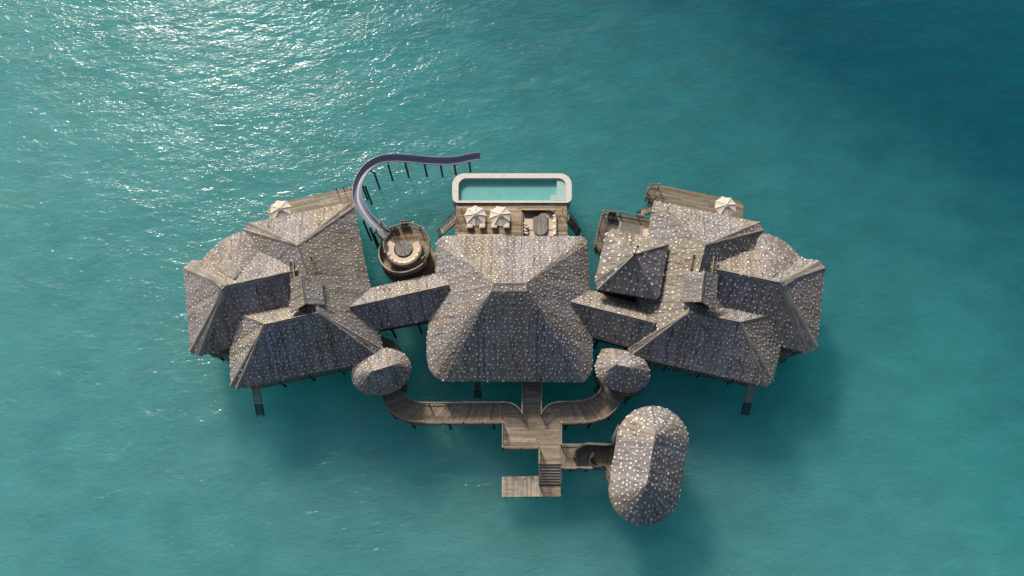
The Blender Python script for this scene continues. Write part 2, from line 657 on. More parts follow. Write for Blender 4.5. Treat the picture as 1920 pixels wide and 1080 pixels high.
def roof(parent, faces, name='roof', sp=0.62, size=0.2, thick=0.28, cap=0, aligned=True, capmin=14, label=None, du=0.15, dv=0.7):
    ROOF_N[0] += 1
    sd = ROOF_N[0] * 101
    mb = MB()
    faces = [[Vector(q) for q in f] for f in faces]
    edges = {}
    key = lambda q: (round(q.x, 3), round(q.y, 3), round(q.z, 3))
    nrm = []
    for fi, f in enumerate(faces):
        u, v, n = frame_of(f)
        nrm.append(n)
        for i in range(len(f)):
            a, b = f[i - 1], f[i]
            edges.setdefault(frozenset((key(a), key(b))), []).append((fi, a, b))
        dk = (0.07, 0.062, 0.055)
        for tr in tris_of(f, f[0], u, v, n):
            P = [f[0] + u * a + v * b + n * c for a, b, c in tr]
            mb.face(P, dk)
            mb.face([q - Vector((0, 0, thick)) for q in P[::-1]], (0.16, 0.13, 0.10))
        fn = shingle_colour(sd + fi)
        tiles(mb, f, du, dv, 0.035, 0.01, fn, sd + fi, tilt=0.09, gap=0.012, swap=True)
        dots(mb, f, sp * .9, size * .84, 0.055, sd + fi, aligned)
    dz = Vector((0, 0, thick))
    for k, lst in edges.items():
        if len(lst) == 1:
            fi, a, b = lst[0]
            mb.face([a, b, b - dz, a - dz], (0.16, 0.14, 0.12))
    o = mb.build(name, M_ROOF, parent)
    if label:
        o['label'] = label
    if cap:
        cm = MB()
        rs = random.Random(sd)
        for k, lst in edges.items():
            if len(lst) != 2:
                continue
            (f1, a, b), (f2, _, _) = lst
            n1, n2 = nrm[f1], nrm[f2]
            if n1.angle(n2) < math.radians(capmin):
                continue
            t = (b - a).normalized()
            if max(a.z, b.z) - min(a.z, b.z) < 0.05 and a.z < b.z - 1:
                continue
            for fi, n in ((f1, n1), (f2, n2)):
                s = n.cross(t).normalized()
                if s.z > 0:
                    s = -s
                c = sum(faces[fi], Vector()) / len(faces[fi])
                if s.dot(c - (a + b) / 2) < 0:
                    s = -s
                L = (b - a).length
                for row in range(cap):
                    x = -rs.uniform(0, .8)
                    while x < L:
                        x1 = min(L, x + rs.uniform(.7, 1.5))
                        x0 = max(0, x)
                        g = rs.choice((.75, .9, 1.0, 1.1, 1.25))
                        cl = tuple(q * g for q in GREY)
                        p0, p1 = a + t * x0, a + t * x1
                        w0, w1 = row * .15 - .01, row * .15 + .14
                        h0 = .10 - row * .012
                        Q = [p0 + s * w0 + n * h0, p1 + s * w0 + n * h0, p1 + s * w1 + n * (h0 - .03), p0 + s * w1 + n * (h0 - .03)]
                        cm.face(Q, cl)
                        cm.face([Q[3], Q[2], Q[2] - n * .05, Q[3] - n * .05], mixc(cl, (0, 0, 0), .3))
                        x = x1 + .01
        if cm.f:
            cm.build('ridge_cap', M_ROOF, o)
    return o


def hip(eave, ze, ridge):
    """eave: list of (px, py, ridge index); ridge: list of (px, py, z) -> roof faces"""
    R = [at(*r) for r in ridge]
    E = [(at(q[0], q[1], q[3] if len(q) > 3 else ze), q[2]) for q in eave]
    faces = []
    for i in range(len(E)):
        (a, ra), (b, rb) = E[i - 1], E[i]
        f = [a, b, R[rb]]
        if rb != ra:
            f.append(R[ra])
        faces.append(f)
    return faces


def xy(pxs, z):
    return [at(a, b, z) for a, b in pxs]


def ellipse_px(cx, cy, a, b, ang, n=28):
    res = []
    for i in range(n):
        t = 2 * math.pi * i / n
        x, y = a * math.cos(t), b * math.sin(t)
        res.append((cx + x * math.cos(ang) - y * math.sin(ang), cy + x * math.sin(ang) + y * math.cos(ang)))
    return res


def resample(P, step):
    P = [Vector(q) for q in P]
    out_ = [P[0]]
    L = sum((P[i + 1] - P[i]).length for i in range(len(P) - 1))
    n = max(1, round(L / step))
    return along(P, n)


def along(P, n):
    P = [Vector(q) for q in P]
    d = [0]
    for i in range(len(P) - 1):
        d.append(d[-1] + (P[i + 1] - P[i]).length)
    res = []
    j = 0
    for k in range(n + 1):
        s = d[-1] * k / n
        while j < len(P) - 2 and d[j + 1] < s:
            j += 1
        seg = d[j + 1] - d[j]
        res.append(P[j].lerp(P[j + 1], (s - d[j]) / seg if seg > 1e-9 else 0))
    return res


def smooth(P, n=6):
    """Catmull-Rom through the points"""
    P = [Vector(q) for q in P]
    res = []
    for i in range(len(P) - 1):
        p0, p1, p2, p3 = P[max(i - 1, 0)], P[i], P[i + 1], P[min(i + 2, len(P) - 1)]
        for k in range(n):
            t = k / n
            res.append(0.5 * ((2 * p1) + (p2 - p0) * t + (2 * p0 - 5 * p1 + 4 * p2 - p3) * t * t + (3 * p1 - p0 - 3 * p2 + p3) * t ** 3))
    res.append(P[-1])
    return res


WOOD_A, WOOD_B, WOOD_C = (0.31, 0.25, 0.185), (0.26, 0.20, 0.14), (0.375, 0.325, 0.265)
WOOD_DK = (0.10, 0.085, 0.068)


def plank_colour(a=WOOD_A, b=WOOD_B, c=WOOD_C, spread=1.0):
    def fn(rs, x, y):
        t = rs.random()
        base = mixc(a, b, rs.random()) if t < .7 else mixc(a, c, rs.random())
        k = 1 + rs.uniform(-.2, .2) * spread
        return tuple(q * k for q in base)
    return fn


def planks(mb, pts, udir, seed, width=0.2, length=3.2, fn=None, lift=0.02):
    tiles(mb, pts, length, width, lift, lift, fn or plank_colour(), seed, udir=udir, gap=0.02, butt=False)


def deck(parent, poly, z, udir, seed, name='deck', th=0.3, width=0.2, length=3.2, fn=None):
    """a boarded platform over xy points at height z"""
    mb = MB()
    mb.prism(poly, z - th, z, (0.075, 0.06, 0.045))
    planks(mb, [Vector((q[0], q[1], z)) for q in poly], udir, seed, width, length, fn)
    return mb.build(name, M_WOOD, parent)


def piles(parent, pts, ztop, r=0.16, name='pile', zbot=-2.6):
    for q in pts:
        mb = MB()
        mb.tube([(q[0], q[1], zbot), (q[0], q[1], ztop)], r, (0.055, 0.05, 0.042), 8)
        mb.build(name, M_WOOD, parent)


def railing(parent, path, z, h=1.05, skirt=0.0, name='railing', gap=0.3, col=(0.29, 0.25, 0.205), every=2.2, wide=0.12):
    """posts, top rail, thin balusters; skirt = depth of the slatted face under the deck edge"""
    P = resample(path, 0.35) if len(path) > 2 else [Vector(q) for q in path]
    top = MB()
    L = 0
    for i in range(len(P) - 1):
        a, b = P[i], P[i + 1]
        e = (b - a).normalized() * .03
        top.beam((a.x - e.x, a.y - e.y, z + h), (b.x + e.x, b.y + e.y, z + h), wide, .07, vary(col, .12, random))
        top.beam((a.x, a.y, z + .14), (b.x, b.y, z + .14), .06, .06, col)
    for j, q in enumerate(resample(path, every)):
        top.box((q.x, q.y, z + h / 2 + .03), (.12, .12, h + .1), col)
        if j % 2 == 0:
            top.box((q.x, q.y, z + h + .1), (.13, .13, .05), (0.55, 0.33, 0.14))
    r = top.build(name, M_WOOD, parent)
    bal = MB()
    for q in resample(path, gap):
        bal.box((q.x, q.y, z + .14 + (h - .2) / 2), (.028, .028, h - .2), (0.2, 0.17, 0.14))
    bal.build('baluster_screen', M_WOOD, r)
    if skirt:
        sk = MB()
        for q in resample(path, 0.3):
            sk.box((q.x, q.y, z - .05 - skirt / 2), (.13, .13, skirt), vary((0.2, 0.165, 0.12), .25, random))
        for i in range(len(P) - 1):
            a, b = P[i], P[i + 1]
            sk.beam((a.x, a.y, z - .12), (b.x, b.y, z - .12), .17, .2, (0.16, 0.13, 0.10))
        sk.build('slat_skirt', M_WOOD, parent)
    return r


def inset(poly, d):
    """shrink an outline towards its centre by about d metres"""
    c = sum((Vector(q) for q in poly), Vector()) / len(poly)
    return [Vector(q) + (c - Vector(q)).normalized() * d for q in poly]


def walls(parent, poly, z0, z1, col=(0.20, 0.215, 0.19), name='wall'):
    mb = MB()
    mb.prism(poly, z0, z1, col, top=False, bottom=False)
    return mb.build(name, M_PLASTER, parent)


def skirt_under(parent, path, ztop, zbot, name='slat_skirt'):
    sk = MB()
    for q in resample(path, .42):
        sk.box((q.x, q.y, (ztop + zbot) / 2), (.17, .17, ztop - zbot), vary((0.2, 0.165, 0.115), .25, random))
    P = resample(path, 2)
    for i in range(len(P) - 1):
        sk.beam((P[i].x, P[i].y, ztop - .1), (P[i + 1].x, P[i + 1].y, ztop - .1), .12, .24, (0.13, 0.11, 0.085))
        sk.beam((P[i].x, P[i].y, zbot + .2), (P[i + 1].x, P[i + 1].y, zbot + .2), .1, .12, (0.10, 0.085, 0.065))
    return sk.build(name, M_WOOD, parent)


def mid(pts):
    return sum((Vector(q) for q in pts), Vector()) / len(pts)


def ground(px, py):
    q = at(px, py, 0)
    return (q.x, q.y, 0)


# ------------------------------------------------------------------ the sea
def big_sheet(name, z, material):
    mb = MB()
    s = 2400
    mb.face([(-s, -s, z), (s, -s, z), (s, s, z), (-s, s, z)], (1, 1, 1))
    o = mb.build(name, material)
    o['kind'] = 'structure'
    return o


big_sheet('water', 0.0, M_SEA)
mb = MB()
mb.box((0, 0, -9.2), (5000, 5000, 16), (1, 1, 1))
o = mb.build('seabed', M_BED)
o['kind'] = 'structure'

ZD, ZE = 2.4, 4.8            # deck height, eave height
G_BLD = 'shingle roofed buildings'

# ------------------------------------------------------------------ central pavilion
t = thing('main_pavilion', 'largest grey shingled hip roof, in the middle between pool deck and long pier', 'building', ground(955, 580), G_BLD)
E0 = [(836, 442, 0), (1088, 443, 1), (1097, 447, 1), (1102, 457, 1), (1104, 520, 1), (1108, 590, 2), (1111, 640, 2), (1111, 682, 2), (1107, 702, 2), (1094, 716, 2),
      (832, 714, 3), (815, 706, 3), (804, 690, 3), (800, 668, 3), (801, 630, 3), (806, 590, 0), (816, 530, 0), (818, 457, 0), (824, 447, 0)]
roof(t, hip(E0, ZE + .1, [(925, 532, 10.8), (986, 531, 10.8), (988, 546, 10.75), (922, 547, 10.75)]) + [[at(925, 532, 10.8), at(986, 531, 10.8), at(988, 546, 10.75), at(922, 547, 10.75)]],
     cap=1, sp=.58, size=.19, capmin=34)
outl = xy([(q[0], q[1]) for q in E0], ZE)
walls(t, inset(outl, 1.6), ZD, ZE + .1, (0.13, 0.115, 0.095))
deck(t, inset(outl, .9), ZD, (1, 0, 0), 11, 'floor_deck')
piles(t, [inset(outl, 2)[i] for i in (0, 2, 4, 6, 8, 10, 12, 14, 16)], ZD - .3)


def monitor(parent, L, R, za, zb, open_s):
    """raised saddle over the ridge with an open louvred gable at its south end"""
    roof(parent, [[at(*q) for q in L], [at(*q) for q in R]], 'monitor_roof', sp=.6, size=.17, thick=.16, cap=1)
    mb = MB()
    a, b, c = [at(*q) for q in open_s]
    f = Vector((0, .25, 0))
    for w in (0.0, .33, .66):
        p0, p1 = a.lerp(b, w), c.lerp(b, w)
        mb.beam(p0 + f - Vector((0, 0, .25)), p1 + f - Vector((0, 0, .25)), .05, .12, (0.07, 0.06, 0.05))
    mb.face([a + f * 2 - Vector((0, 0, .9)), c + f * 2 - Vector((0, 0, .9)), b + f * 2 - Vector((0, 0, .2))], (0.02, 0.018, 0.016))
    mb.build('louvre', M_WOOD, parent)


def vent(parent, p, q, w=.42, side=1):
    """a long slot in the shingles with one raised plank edge"""
    p, q = at(p[0], p[1], p[2] - .3), at(q[0], q[1], q[2] - .3)
    d = (q - p).normalized()
    s = Vector((0, 0, 1)).cross(d).normalized()
    mb = MB()
    mb.beam(p + Vector((0, 0, .02)), q + Vector((0, 0, .02)), w, .1, (0.035, 0.03, 0.026))
    mb.beam(p + s * side * w * .55 + Vector((0, 0, .12)), q + s * side * w * .55 + Vector((0, 0, .12)), .10, .2, (0.33, 0.29, 0.23))
    mb.beam(p - s * side * w * .5 + Vector((0, 0, .04)), q - s * side * w * .5 + Vector((0, 0, .04)), .07, .2, (0.2, 0.17, 0.13))
    for k in range(5):
        c = p.lerp(q, .35 + .13 * k)
        mb.beam(c - s * w * .4 + Vector((0, 0, .05)), c + s * w * .4 + Vector((0, 0, .05)), .12, .12, (0.24, 0.2, 0.15))
    mb.build('roof_vent', M_WOOD, parent)


# ------------------------------------------------------------------ left villa
t = thing('left_villa', 'large many winged grey shingled villa left of the slide tower', 'building', ground(560, 580), G_BLD)
t.name = 'overwater_villa'
P, Q = (559, 460, 9.8), (598, 587, 9.35)
roof(t, hip([(458, 431, 0), (467, 418, 0), (658, 380, 0), (664, 388, 0), (690, 520, 0), (695, 536, 0), (715, 640, 1), (717, 656, 1), (523, 680, 1)], ZE, [P, Q]), cap=1, sp=.66, size=.19)
roof(t, hip([(345, 503, 0), (357, 491, 0), (560, 443, 1), (560, 624, 1), (372, 666, 0), (357, 660, 0)], ZE, [(423, 537, 8.9), (562, 507, 8.9)]), cap=3, sp=.62, size=.18)
roof(t, hip([(430, 650, 0), (412, 575, 0), (620, 535, 1), (718, 662, 1), (716, 674, 1), (444, 729, 0), (433, 723, 0)], ZE, [(496, 609, 8.7), Q]), cap=1, sp=.5, size=.19, aligned=False)
arc = [(372, 500), (384, 481), (396, 467.5), (410, 456.5), (425, 446), (440, 438.5), (456, 434), (478, 438), (500, 466), (505, 500), (470, 540), (430, 540), (385, 520)]
apx = at(440, 523, 8.55)
ARC = smooth(xy(arc, ZE + .05), 3)
roof(t, [[a, b, apx] for a, b in zip(ARC, ARC[1:] + ARC[:1]) if (a - b).length > .05], cap=0, sp=.62, size=.18)
monitor(t, [(565, 516, 10.15), (573, 570, 10.0), (545, 587, 9.0), (545, 521, 9.2)], [(565, 516, 10.15), (601, 516, 9.25), (609, 571, 9.1), (573, 570, 10.0)], 0, 0, [(548, 585, 8.75), (573, 570, 9.9), (606, 571, 8.75)])
vent(t, (546, 491, 9.1), (549, 522, 9.1), .4, 1)
vent(t, (583, 482, 9.36), (588, 514, 9.26), .4, -1)
W1 = xy([(350, 505), (360, 497), (384, 486), (400, 468), (430, 448), (462, 430), (470, 422), (655, 386), (690, 536), (712, 645), (706, 668), (455, 719), (440, 716), (432, 662), (404, 658), (375, 655), (362, 650)], ZE)
W1 = [q + (mid(W1) - q).normalized() * .25 for q in W1]
walls(t, W1, ZD, ZE - .1, (0.215, 0.235, 0.21))
deck(t, W1, ZD, (1, 0, 0), 21, 'floor_deck')
skirt_under(t, [W1[i] for i in (10, 11)], ZD, .75)
skirt_under(t, [W1[i] for i in (12, 13, 14, 15)], ZD, .75)
LX = [at(a, b, ZE) for a, b in ((508, 702), (566, 690), (626, 678), (668, 560), (660, 430), (385, 650), (365, 560), (440, 640), (680, 620), (600, 650))]
piles(t, LX, ZD - .3)
mb = MB()
jp = xy([(403, 650), (433, 646), (433, 668), (416, 668)], ZE - .5)
mb.prism(jp, ZD, ZE - .6, (0.19, 0.21, 0.17))
mb.build('bay_wall', M_PLASTER, t)
skirt_under(t, [jp[2], jp[3], jp[0]], ZD, .75)

# ------------------------------------------------------------------ right villa
t = thing('overwater_villa', 'large many winged grey shingled villa behind the square roof with the pole', 'building', ground(1370, 580), G_BLD)
P, Q = (1324, 459, 9.6), (1291, 586, 8.75)
roof(t, hip([(1228, 377, 0), (1425, 417, 0), (1431, 432, 0), (1387, 682, 1), (1178, 656, 1), (1181, 640, 1), (1210, 470, 0), (1224, 384, 0)], ZE, [P, Q]), cap=1, sp=.72, size=.23)
roof(t, hip([(1537, 491, 0), (1546, 503, 0), (1531, 652, 0), (1514, 661, 0), (1340, 620, 1), (1340, 446, 1)], ZE, [(1463, 531, 8.9), (1332, 504, 8.9)]), cap=3, sp=.7, size=.22)
roof(t, hip([(1464, 652, 0), (1449, 714, 0), (1437, 725, 0), (1182, 668, 1), (1178, 660, 1), (1270, 535, 1), (1490, 580, 0)], ZE, [(1388, 605, 8.15), Q]), cap=1, sp=.56, size=.18)
arc = [(1405, 500), (1410, 468), (1420, 442), (1431, 438), (1445, 441), (1460, 447), (1475, 456), (1488, 468), (1497, 478), (1505, 488), (1518, 505), (1500, 525), (1460, 540), (1420, 535)]
apx = at(1449, 520, 8.55)
ARC = smooth(xy(arc, ZE + .05), 3)
roof(t, [[a, b, apx] for a, b in zip(ARC, ARC[1:] + ARC[:1]) if (a - b).length > .05], cap=0, sp=.64, size=.2)
monitor(t, [(1321, 508, 10.15), (1284, 518, 9.15), (1279, 566, 8.95), (1315, 566, 10.0)], [(1321, 508, 10.15), (1315, 566, 10.0), (1342, 583, 9.0), (1346, 514, 9.2)], 0, 0, [(1281, 566, 8.75), (1315, 566, 9.9), (1340, 582, 8.75)])
vent(t, (1303, 478, 9.15), (1298, 507, 9.05), .4, 1)
vent(t, (1342, 482, 9.1), (1338, 513, 9.1), .4, -1)
W2 = xy([(1540, 500), (1527, 648), (1512, 652), (1480, 655), (1461, 660), (1446, 706), (1434, 716), (1195, 663), (1186, 650), (1228, 385), (1420, 423), (1432, 440), (1470, 456), (1498, 487)], ZE)
W2 = [q + (mid(W2) - q).normalized() * .25 for q in W2]
walls(t, W2, ZD, ZE - .1, (0.17, 0.17, 0.15))
deck(t, W2, ZD, (1, 0, 0), 22, 'floor_deck')
skirt_under(t, [W2[i] for i in (6, 7)], ZD, .75)
skirt_under(t, [W2[i] for i in (1, 2, 3, 4)], ZD, .75)
piles(t, [at(a, b, ZE) for a, b in ((1262, 668), (1330, 682), (1390, 697), (1525, 560), (1515, 640), (1440, 690), (1230, 400), (1210, 560), (1300, 600))], ZD - .3)
mb = MB()
jp = xy([(1463, 645), (1486, 652), (1484, 666), (1462, 662)], ZE - .5)
mb.prism(jp, ZD, ZE - .6, (0.15, 0.15, 0.125))
mb.build('bay_wall', M_PLASTER, t)
skirt_under(t, [jp[1], jp[2], jp[3]], ZD, .75)

# ------------------------------------------------------------------ link roofs
t = thing('covered_passage', 'shingled gable roof linking the round slide tower side villa to the largest roof', 'building', ground(750, 570), G_BLD)
A = [(655, 577, 7.0), (842, 535, 7.0)]
n0, n1, s0, s1 = at(690, 544, ZE), at(832, 510, ZE), at(690, 622, ZE), at(832, 594, ZE)
R0, R1 = at(*A[0]), at(*A[1])
n0 = at(640, 552, ZE)
s0 = at(680, 624, ZE)
roof(t, [[n0, n1, R1, R0], [R0, R1, s1, s0]], cap=1, sp=.62, size=.19)
wl_ = xy([(680, 560), (830, 525), (830, 588), (690, 612)], ZE)
walls(t, wl_, ZD, ZE - .1, (0.14, 0.13, 0.11))
deck(t, wl_, ZD, (1, .2, 0), 23, 'floor_deck')
piles(t, [at(728, 604, ZE), at(780, 596, ZE)], ZD - .3)

t = thing('covered_passage', 'shingled gable roof in front of the square pole pavilion, joining the largest roof', 'building', ground(1150, 590), G_BLD)
R0, R1 = at(1070, 567, 7.0), at(1228, 607, 7.0)
n0, n1, s0, s1 = at(1085, 538, ZE), at(1240, 582, ZE), at(1096, 628, ZE), at(1222, 664, ZE)
roof(t, [[n1, n0, R0, R1], [R1, R0, s0, s1]], cap=1, sp=.66, size=.21)
wl_ = xy([(1090, 555), (1230, 590), (1215, 650), (1095, 620)], ZE)
walls(t, wl_, ZD, ZE - .1, (0.14, 0.13, 0.11))
deck(t, wl_, ZD, (1, -.2, 0), 24, 'floor_deck')
piles(t, [at(1125, 625, ZE), at(1180, 640, ZE)], ZD - .3)

# ------------------------------------------------------------------ square pavilion with a pole
t = thing('square_pavilion', 'small square shingled roof with a thin pole on its peak', 'building', ground(1185, 505), G_BLD)
E1 = [(1136, 438, 0), (1148, 430, 0), (1241, 450, 0), (1253, 459, 0), (1237, 554, 0), (1230, 561, 0), (1122, 542, 0), (1115, 529, 0)]
ZF = 7.2
roof(t, hip(E1, ZF, [(1190, 477, 9.75)]), cap=1, sp=.82, size=.28, capmin=25)
outl = inset(xy([(q[0], q[1]) for q in E1], ZF), .9)
walls(t, outl, ZD, ZF - .1, (0.09, 0.075, 0.06))
deck(t, outl, ZD, (1, -.2, 0), 25, 'floor_deck')
piles(t, [outl[i] for i in (0, 6, 7)], ZD - .3)
mb = MB()
b0 = at(1190, 477, 9.75)
mb.tube([b0 - Vector((0, 0, .2)), b0 + Vector((0, 0, 2.2))], .05, (0.05, 0.045, 0.04), 8)
mb.tube([b0 - Vector((0, 0, .1)), b0 + Vector((0, 0, .25))], [.22, .1], (0.05, 0.045, 0.04), 8)
mb.tube([b0 + Vector((0, 0, 2.15)), b0 + Vector((0, 0, 2.25)), b0 + Vector((0, 0, 2.4))], [.05, .14, .06], (0.05, 0.045, 0.04), 8)
mb.build('finial_pole', M_WOOD, t)


# ------------------------------------------------------------------ oval roofs
def oval(name, label, eave, ze, ridge, deckpx, sp, size, dk_seed, wallcol=(0.10, 0.085, 0.07), wins=1.0, cap=0):
    c = mid(xy(eave, 0))
    t_ = thing(name, label, 'building', (c.x, c.y, 0), G_BLD)
    r0, r1 = at(*ridge[0]), at(*ridge[1])
    ax = (r1 - r0).normalized()
    es = []
    ec = mid(xy(eave, ze))
    off = (r0 + r1) / 2 - ec
    for (a, b) in eave:
        q = at(a, b, ze)
        s = (q - ec).dot(ax)
        es.append((q, s))
    half = (r1 - r0).length / 2
    faces = []
    for i in range(len(es)):
        (a, sa), (b, sb) = es[i - 1], es[i]
        ra = r0 + ax * max(0, min(2 * half, sa + half))
        rb = r0 + ax * max(0, min(2 * half, sb + half))
        f = [a, b, rb]
        if (ra - rb).length > 1e-3:
            f.append(ra)
        faces.append(f)
    roof(t_, faces, cap=cap, sp=sp, size=size, capmin=48)
    pl = inset(xy(eave, ze), wins)
    walls(t_, pl, ZD, ze, wallcol)
    dp = xy(deckpx, ZD) if deckpx else inset(xy(eave, ze), .3)
    deck(t_, dp, ZD, (ax.y, -ax.x, 0), dk_seed, 'floor_deck')
    mb_ = MB()
    P_ = [Vector((q.x, q.y, 0)) for q in dp]
    for q in resample(P_ + P_[:1], .4):
        mb_.box((q.x, q.y, ZD - .65), (.14, .14, 1.0), vary((0.15, 0.12, 0.09), .3, random))
    mb_.build('slat_skirt', M_WOOD, t_)
    piles(t_, [dp[int(len(dp) * k / 5)] for k in range(5)], ZD - .3)
    return t_


def boxsteps(parent, px, z):
    mb = MB()
    q = xy(px, z)
    mb.prism(q, z - .3, z, (0.12, 0.085, 0.06))
    planks(mb, [Vector((p_.x, p_.y, z)) for p_ in q], (1, .3, 0), 5, .2, 1.5, plank_colour((0.17, 0.12, 0.09), (0.13, 0.10, 0.07), (0.2, 0.15, 0.11)))
    mb.build('step', M_WOOD, parent)


t = oval('oval_pavilion', 'small oval shingled roof at the landward end of the longer curved boardwalk', ellipse_px(715, 697, 57, 43, -.28), 4.9,
         [(696, 697, 7.3), (736, 685, 7.3)], ellipse_px(719, 684, 40, 52, -.2), .6, .18, 31)
boxsteps(t, [(750, 722), (762, 718), (764, 733), (752, 737)], ZD - .4)
eo = [(1128, 655), (1142, 653), (1158, 654.5), (1175, 658), (1191, 666), (1204, 673), (1213, 682), (1218, 696), (1218, 712), (1212, 722), (1203, 730), (1190, 735), (1177, 736.5), (1163, 734), (1150, 730), (1138, 724), (1128, 717), (1121, 707), (1116, 694), (1117, 682), (1121, 670)]
t = oval('oval_pavilion', 'small oval shingled roof at the end of the shorter curved boardwalk', eo, 4.9,
         [(1155, 684, 7.3), (1184, 690, 7.3)], ellipse_px(1165, 705, 50, 38, .2), .7, .24, 32)
boxsteps(t, [(1119, 718), (1130, 722), (1128, 738), (1117, 735)], ZD - .4)
og = []
for k in range(13):          # rounded far end
    a = math.pi + math.pi * k / 12
    og.append((1223 + 68 * math.cos(a) + 0 * math.sin(a), 829 + 68 * math.sin(a)))
for k in range(13):
    a = math.pi * k / 12
    og.append((1208 + 67 * math.cos(a), 918 + 67 * math.sin(a)))
t = oval('oval_hut', 'long oval shingled hut standing alone beside the T shaped pier', og, 5.0,
         [(1229, 815, 8.5), (1213, 909, 8.5)], ellipse_px(1205, 878, 56, 92, .1), .64, .25, 33, wins=.9, cap=2)

# ------------------------------------------------------------------ boardwalks and pier
ZR = ZD + 1.05


def ribbon(parent, left, right, z, seed, name='deck', w=.22):
    """boards laid across a curved way between its two edges"""
    n = max(2, round(max(sum((left[i + 1] - left[i]).length for i in range(len(left) - 1)), sum((right[i + 1] - right[i]).length for i in range(len(right) - 1))) / w))
    A_, B_ = along(left, n), along(right, n)
    mb_ = MB()
    rs = random.Random(seed)
    fn = plank_colour()
    for i in range(n):
        g = .06
        q = [A_[i].lerp(A_[i + 1], g), A_[i].lerp(A_[i + 1], 1 - g), B_[i].lerp(B_[i + 1], 1 - g), B_[i].lerp(B_[i + 1], g)]
        mb_.face([(p_.x, p_.y, z) for p_ in q], fn(rs, 0, 0))
        b0_ = [A_[i], A_[i + 1], B_[i + 1], B_[i]]
        mb_.face([(p_.x, p_.y, z - .03) for p_ in b0_], (0.05, 0.04, 0.03))
        mb_.face([(p_.x, p_.y, z - .3) for p_ in b0_[::-1]], (0.05, 0.04, 0.03))
    for E_ in (A_, B_):
        for i in range(n):
            a, b = E_[i], E_[i + 1]
            mb_.face([(a.x, a.y, z - .3), (b.x, b.y, z - .3), (b.x, b.y, z), (a.x, a.y, z)], (0.12, 0.10, 0.075))
    return mb_.build(name, M_WOOD, parent)


# left curved boardwalk
Ln = smooth(xy([(944, 754), (900, 754), (840, 754.5), (790, 754), (770, 748), (756, 738), (746, 724)], ZR), 6)
Ls = smooth(xy([(942, 790), (900, 790), (840, 790), (790, 790), (760, 786), (735, 773), (719, 752), (711, 732)], ZR), 6)
t = thing('boardwalk', 'longer curved timber boardwalk left of the pier platform', 'boardwalk', ground(830, 775))
ribbon(t, Ln, Ls, ZD, 41)
railing(t, Ln, ZD, skirt=.7)
railing(t, Ls, ZD, skirt=1.5)
piles(t, [Ls[int(len(Ls) * k)] for k in (.08, .3, .52, .74)] + [Ln[int(len(Ln) * k)] for k in (.1, .4, .7)], ZD - .3)
# right curved boardwalk
Rn = smooth(xy([(1050, 753), (1070, 752.5), (1092, 751), (1110, 745), (1123, 735), (1130, 719)], ZR), 6)
Rs = smooth(xy([(1052, 791), (1080, 790.5), (1110, 788), (1138, 779), (1158, 762), (1170, 736)], ZR), 6)
t = thing('boardwalk', 'shorter curved timber boardwalk right of the pier platform', 'boardwalk', ground(1110, 770))
ribbon(t, Rn, Rs, ZD, 42)
railing(t, Rn, ZD, skirt=.7)
railing(t, Rs, ZD, skirt=1.4)
piles(t, [Rs[int(len(Rs) * k)] for k in (.1, .4, .7)] + [Rn[int(len(Rn) * k)] for k in (.3, .7)], ZD - .3)

# pier: neck, platform, stairs, landing
t = thing('pier', 'T shaped timber pier with platform, stairs and low landing stage', 'pier', ground(1000, 830))
pf = [(q.x, q.y) for q in xy([(943, 754), (979, 775), (979, 708), (1015, 708), (1015, 775), (1051, 754), (1052, 872), (1011, 872), (1011, 838), (943, 838)], ZR)]
neck = xy([(979, 700), (1015, 700), (1015, 776), (979, 776)], ZR)
plat = xy([(943, 754), (958, 756), (971, 764), (979, 775), (1015, 775), (1023, 764), (1035, 756), (1051, 754), (1052, 838), (943, 838)], ZR)
sp_ = xy([(1011, 838), (1052, 838), (1052, 868), (1011, 868)], ZR)
ew = (1, 0, 0)
deck(t, neck, ZD - .004, ew, 51, 'neck_deck')
deck(t, plat, ZD, ew, 52, 'platform_deck')
mb = MB()
nst = 7
ya, yb = sp_[2].y, at(1030, 908, 1.1).y
xl, xr = sp_[0].x, sp_[1].x
mb.prism([(xl, sp_[0].y), (xr, sp_[0].y), (xr, ya), (xl, ya)], ZD - .35, ZD, (0.075, 0.06, 0.045))
planks(mb, [Vector((xl, sp_[0].y, ZD)), Vector((xr, sp_[0].y, ZD)), Vector((xr, ya, ZD)), Vector((xl, ya, ZD))], ew, 53)
for k in range(nst):
    z = ZD - (ZD - 1.15) * (k + 1) / (nst + 1)
    y0, y1 = ya + (yb - ya) * k / nst, ya + (yb - ya) * (k + 1) / nst
    mb.box(((xl + xr) / 2, (y0 + y1) / 2 + .02, z - .05), (xr - xl, abs(y1 - y0) + .03, .1), vary((0.38, 0.32, 0.25), .15, random))
    mb.box(((xl + xr) / 2, y0 - .03, z + .05), (xr - xl, .03, .06), (0.19, 0.155, 0.12))
for x in (xl + .05, xr - .05):
    mb.beam((x, ya, ZD - .2), (x, yb, 1.0), .09, .28, (0.13, 0.105, 0.08))
mb.build('stair', M_WOOD, t)
ZL = 1.1
ld = xy([(941, 894), (1012, 892.5), (1012, 931), (941, 932)], ZL)
mb = MB()
mb.prism(ld, ZL - .25, ZL, (0.075, 0.06, 0.045))
planks(mb, [Vector((q.x, q.y, ZL)) for q in ld], (0, 1, 0), 54, .22, 4, plank_colour((0.38, 0.33, 0.27), (0.30, 0.25, 0.19), (0.46, 0.42, 0.37)))
rs = random.Random(9)
for yy in (900, 908, 918, 926):
    for xx in (945, 949, 953, 958, 964, 971):
        q = at(xx + rs.uniform(-.5, .5), yy, ZL + .03)
        mb.box((q.x, q.y, ZL + .025), (.09, .09, .02), (0.07, 0.055, 0.045))
for q in resample([ld[3], ld[2]], .45):
    mb.box((q.x, q.y + .05, ZL - .55), (.16, .1, .8), (0.085, 0.07, 0.055))
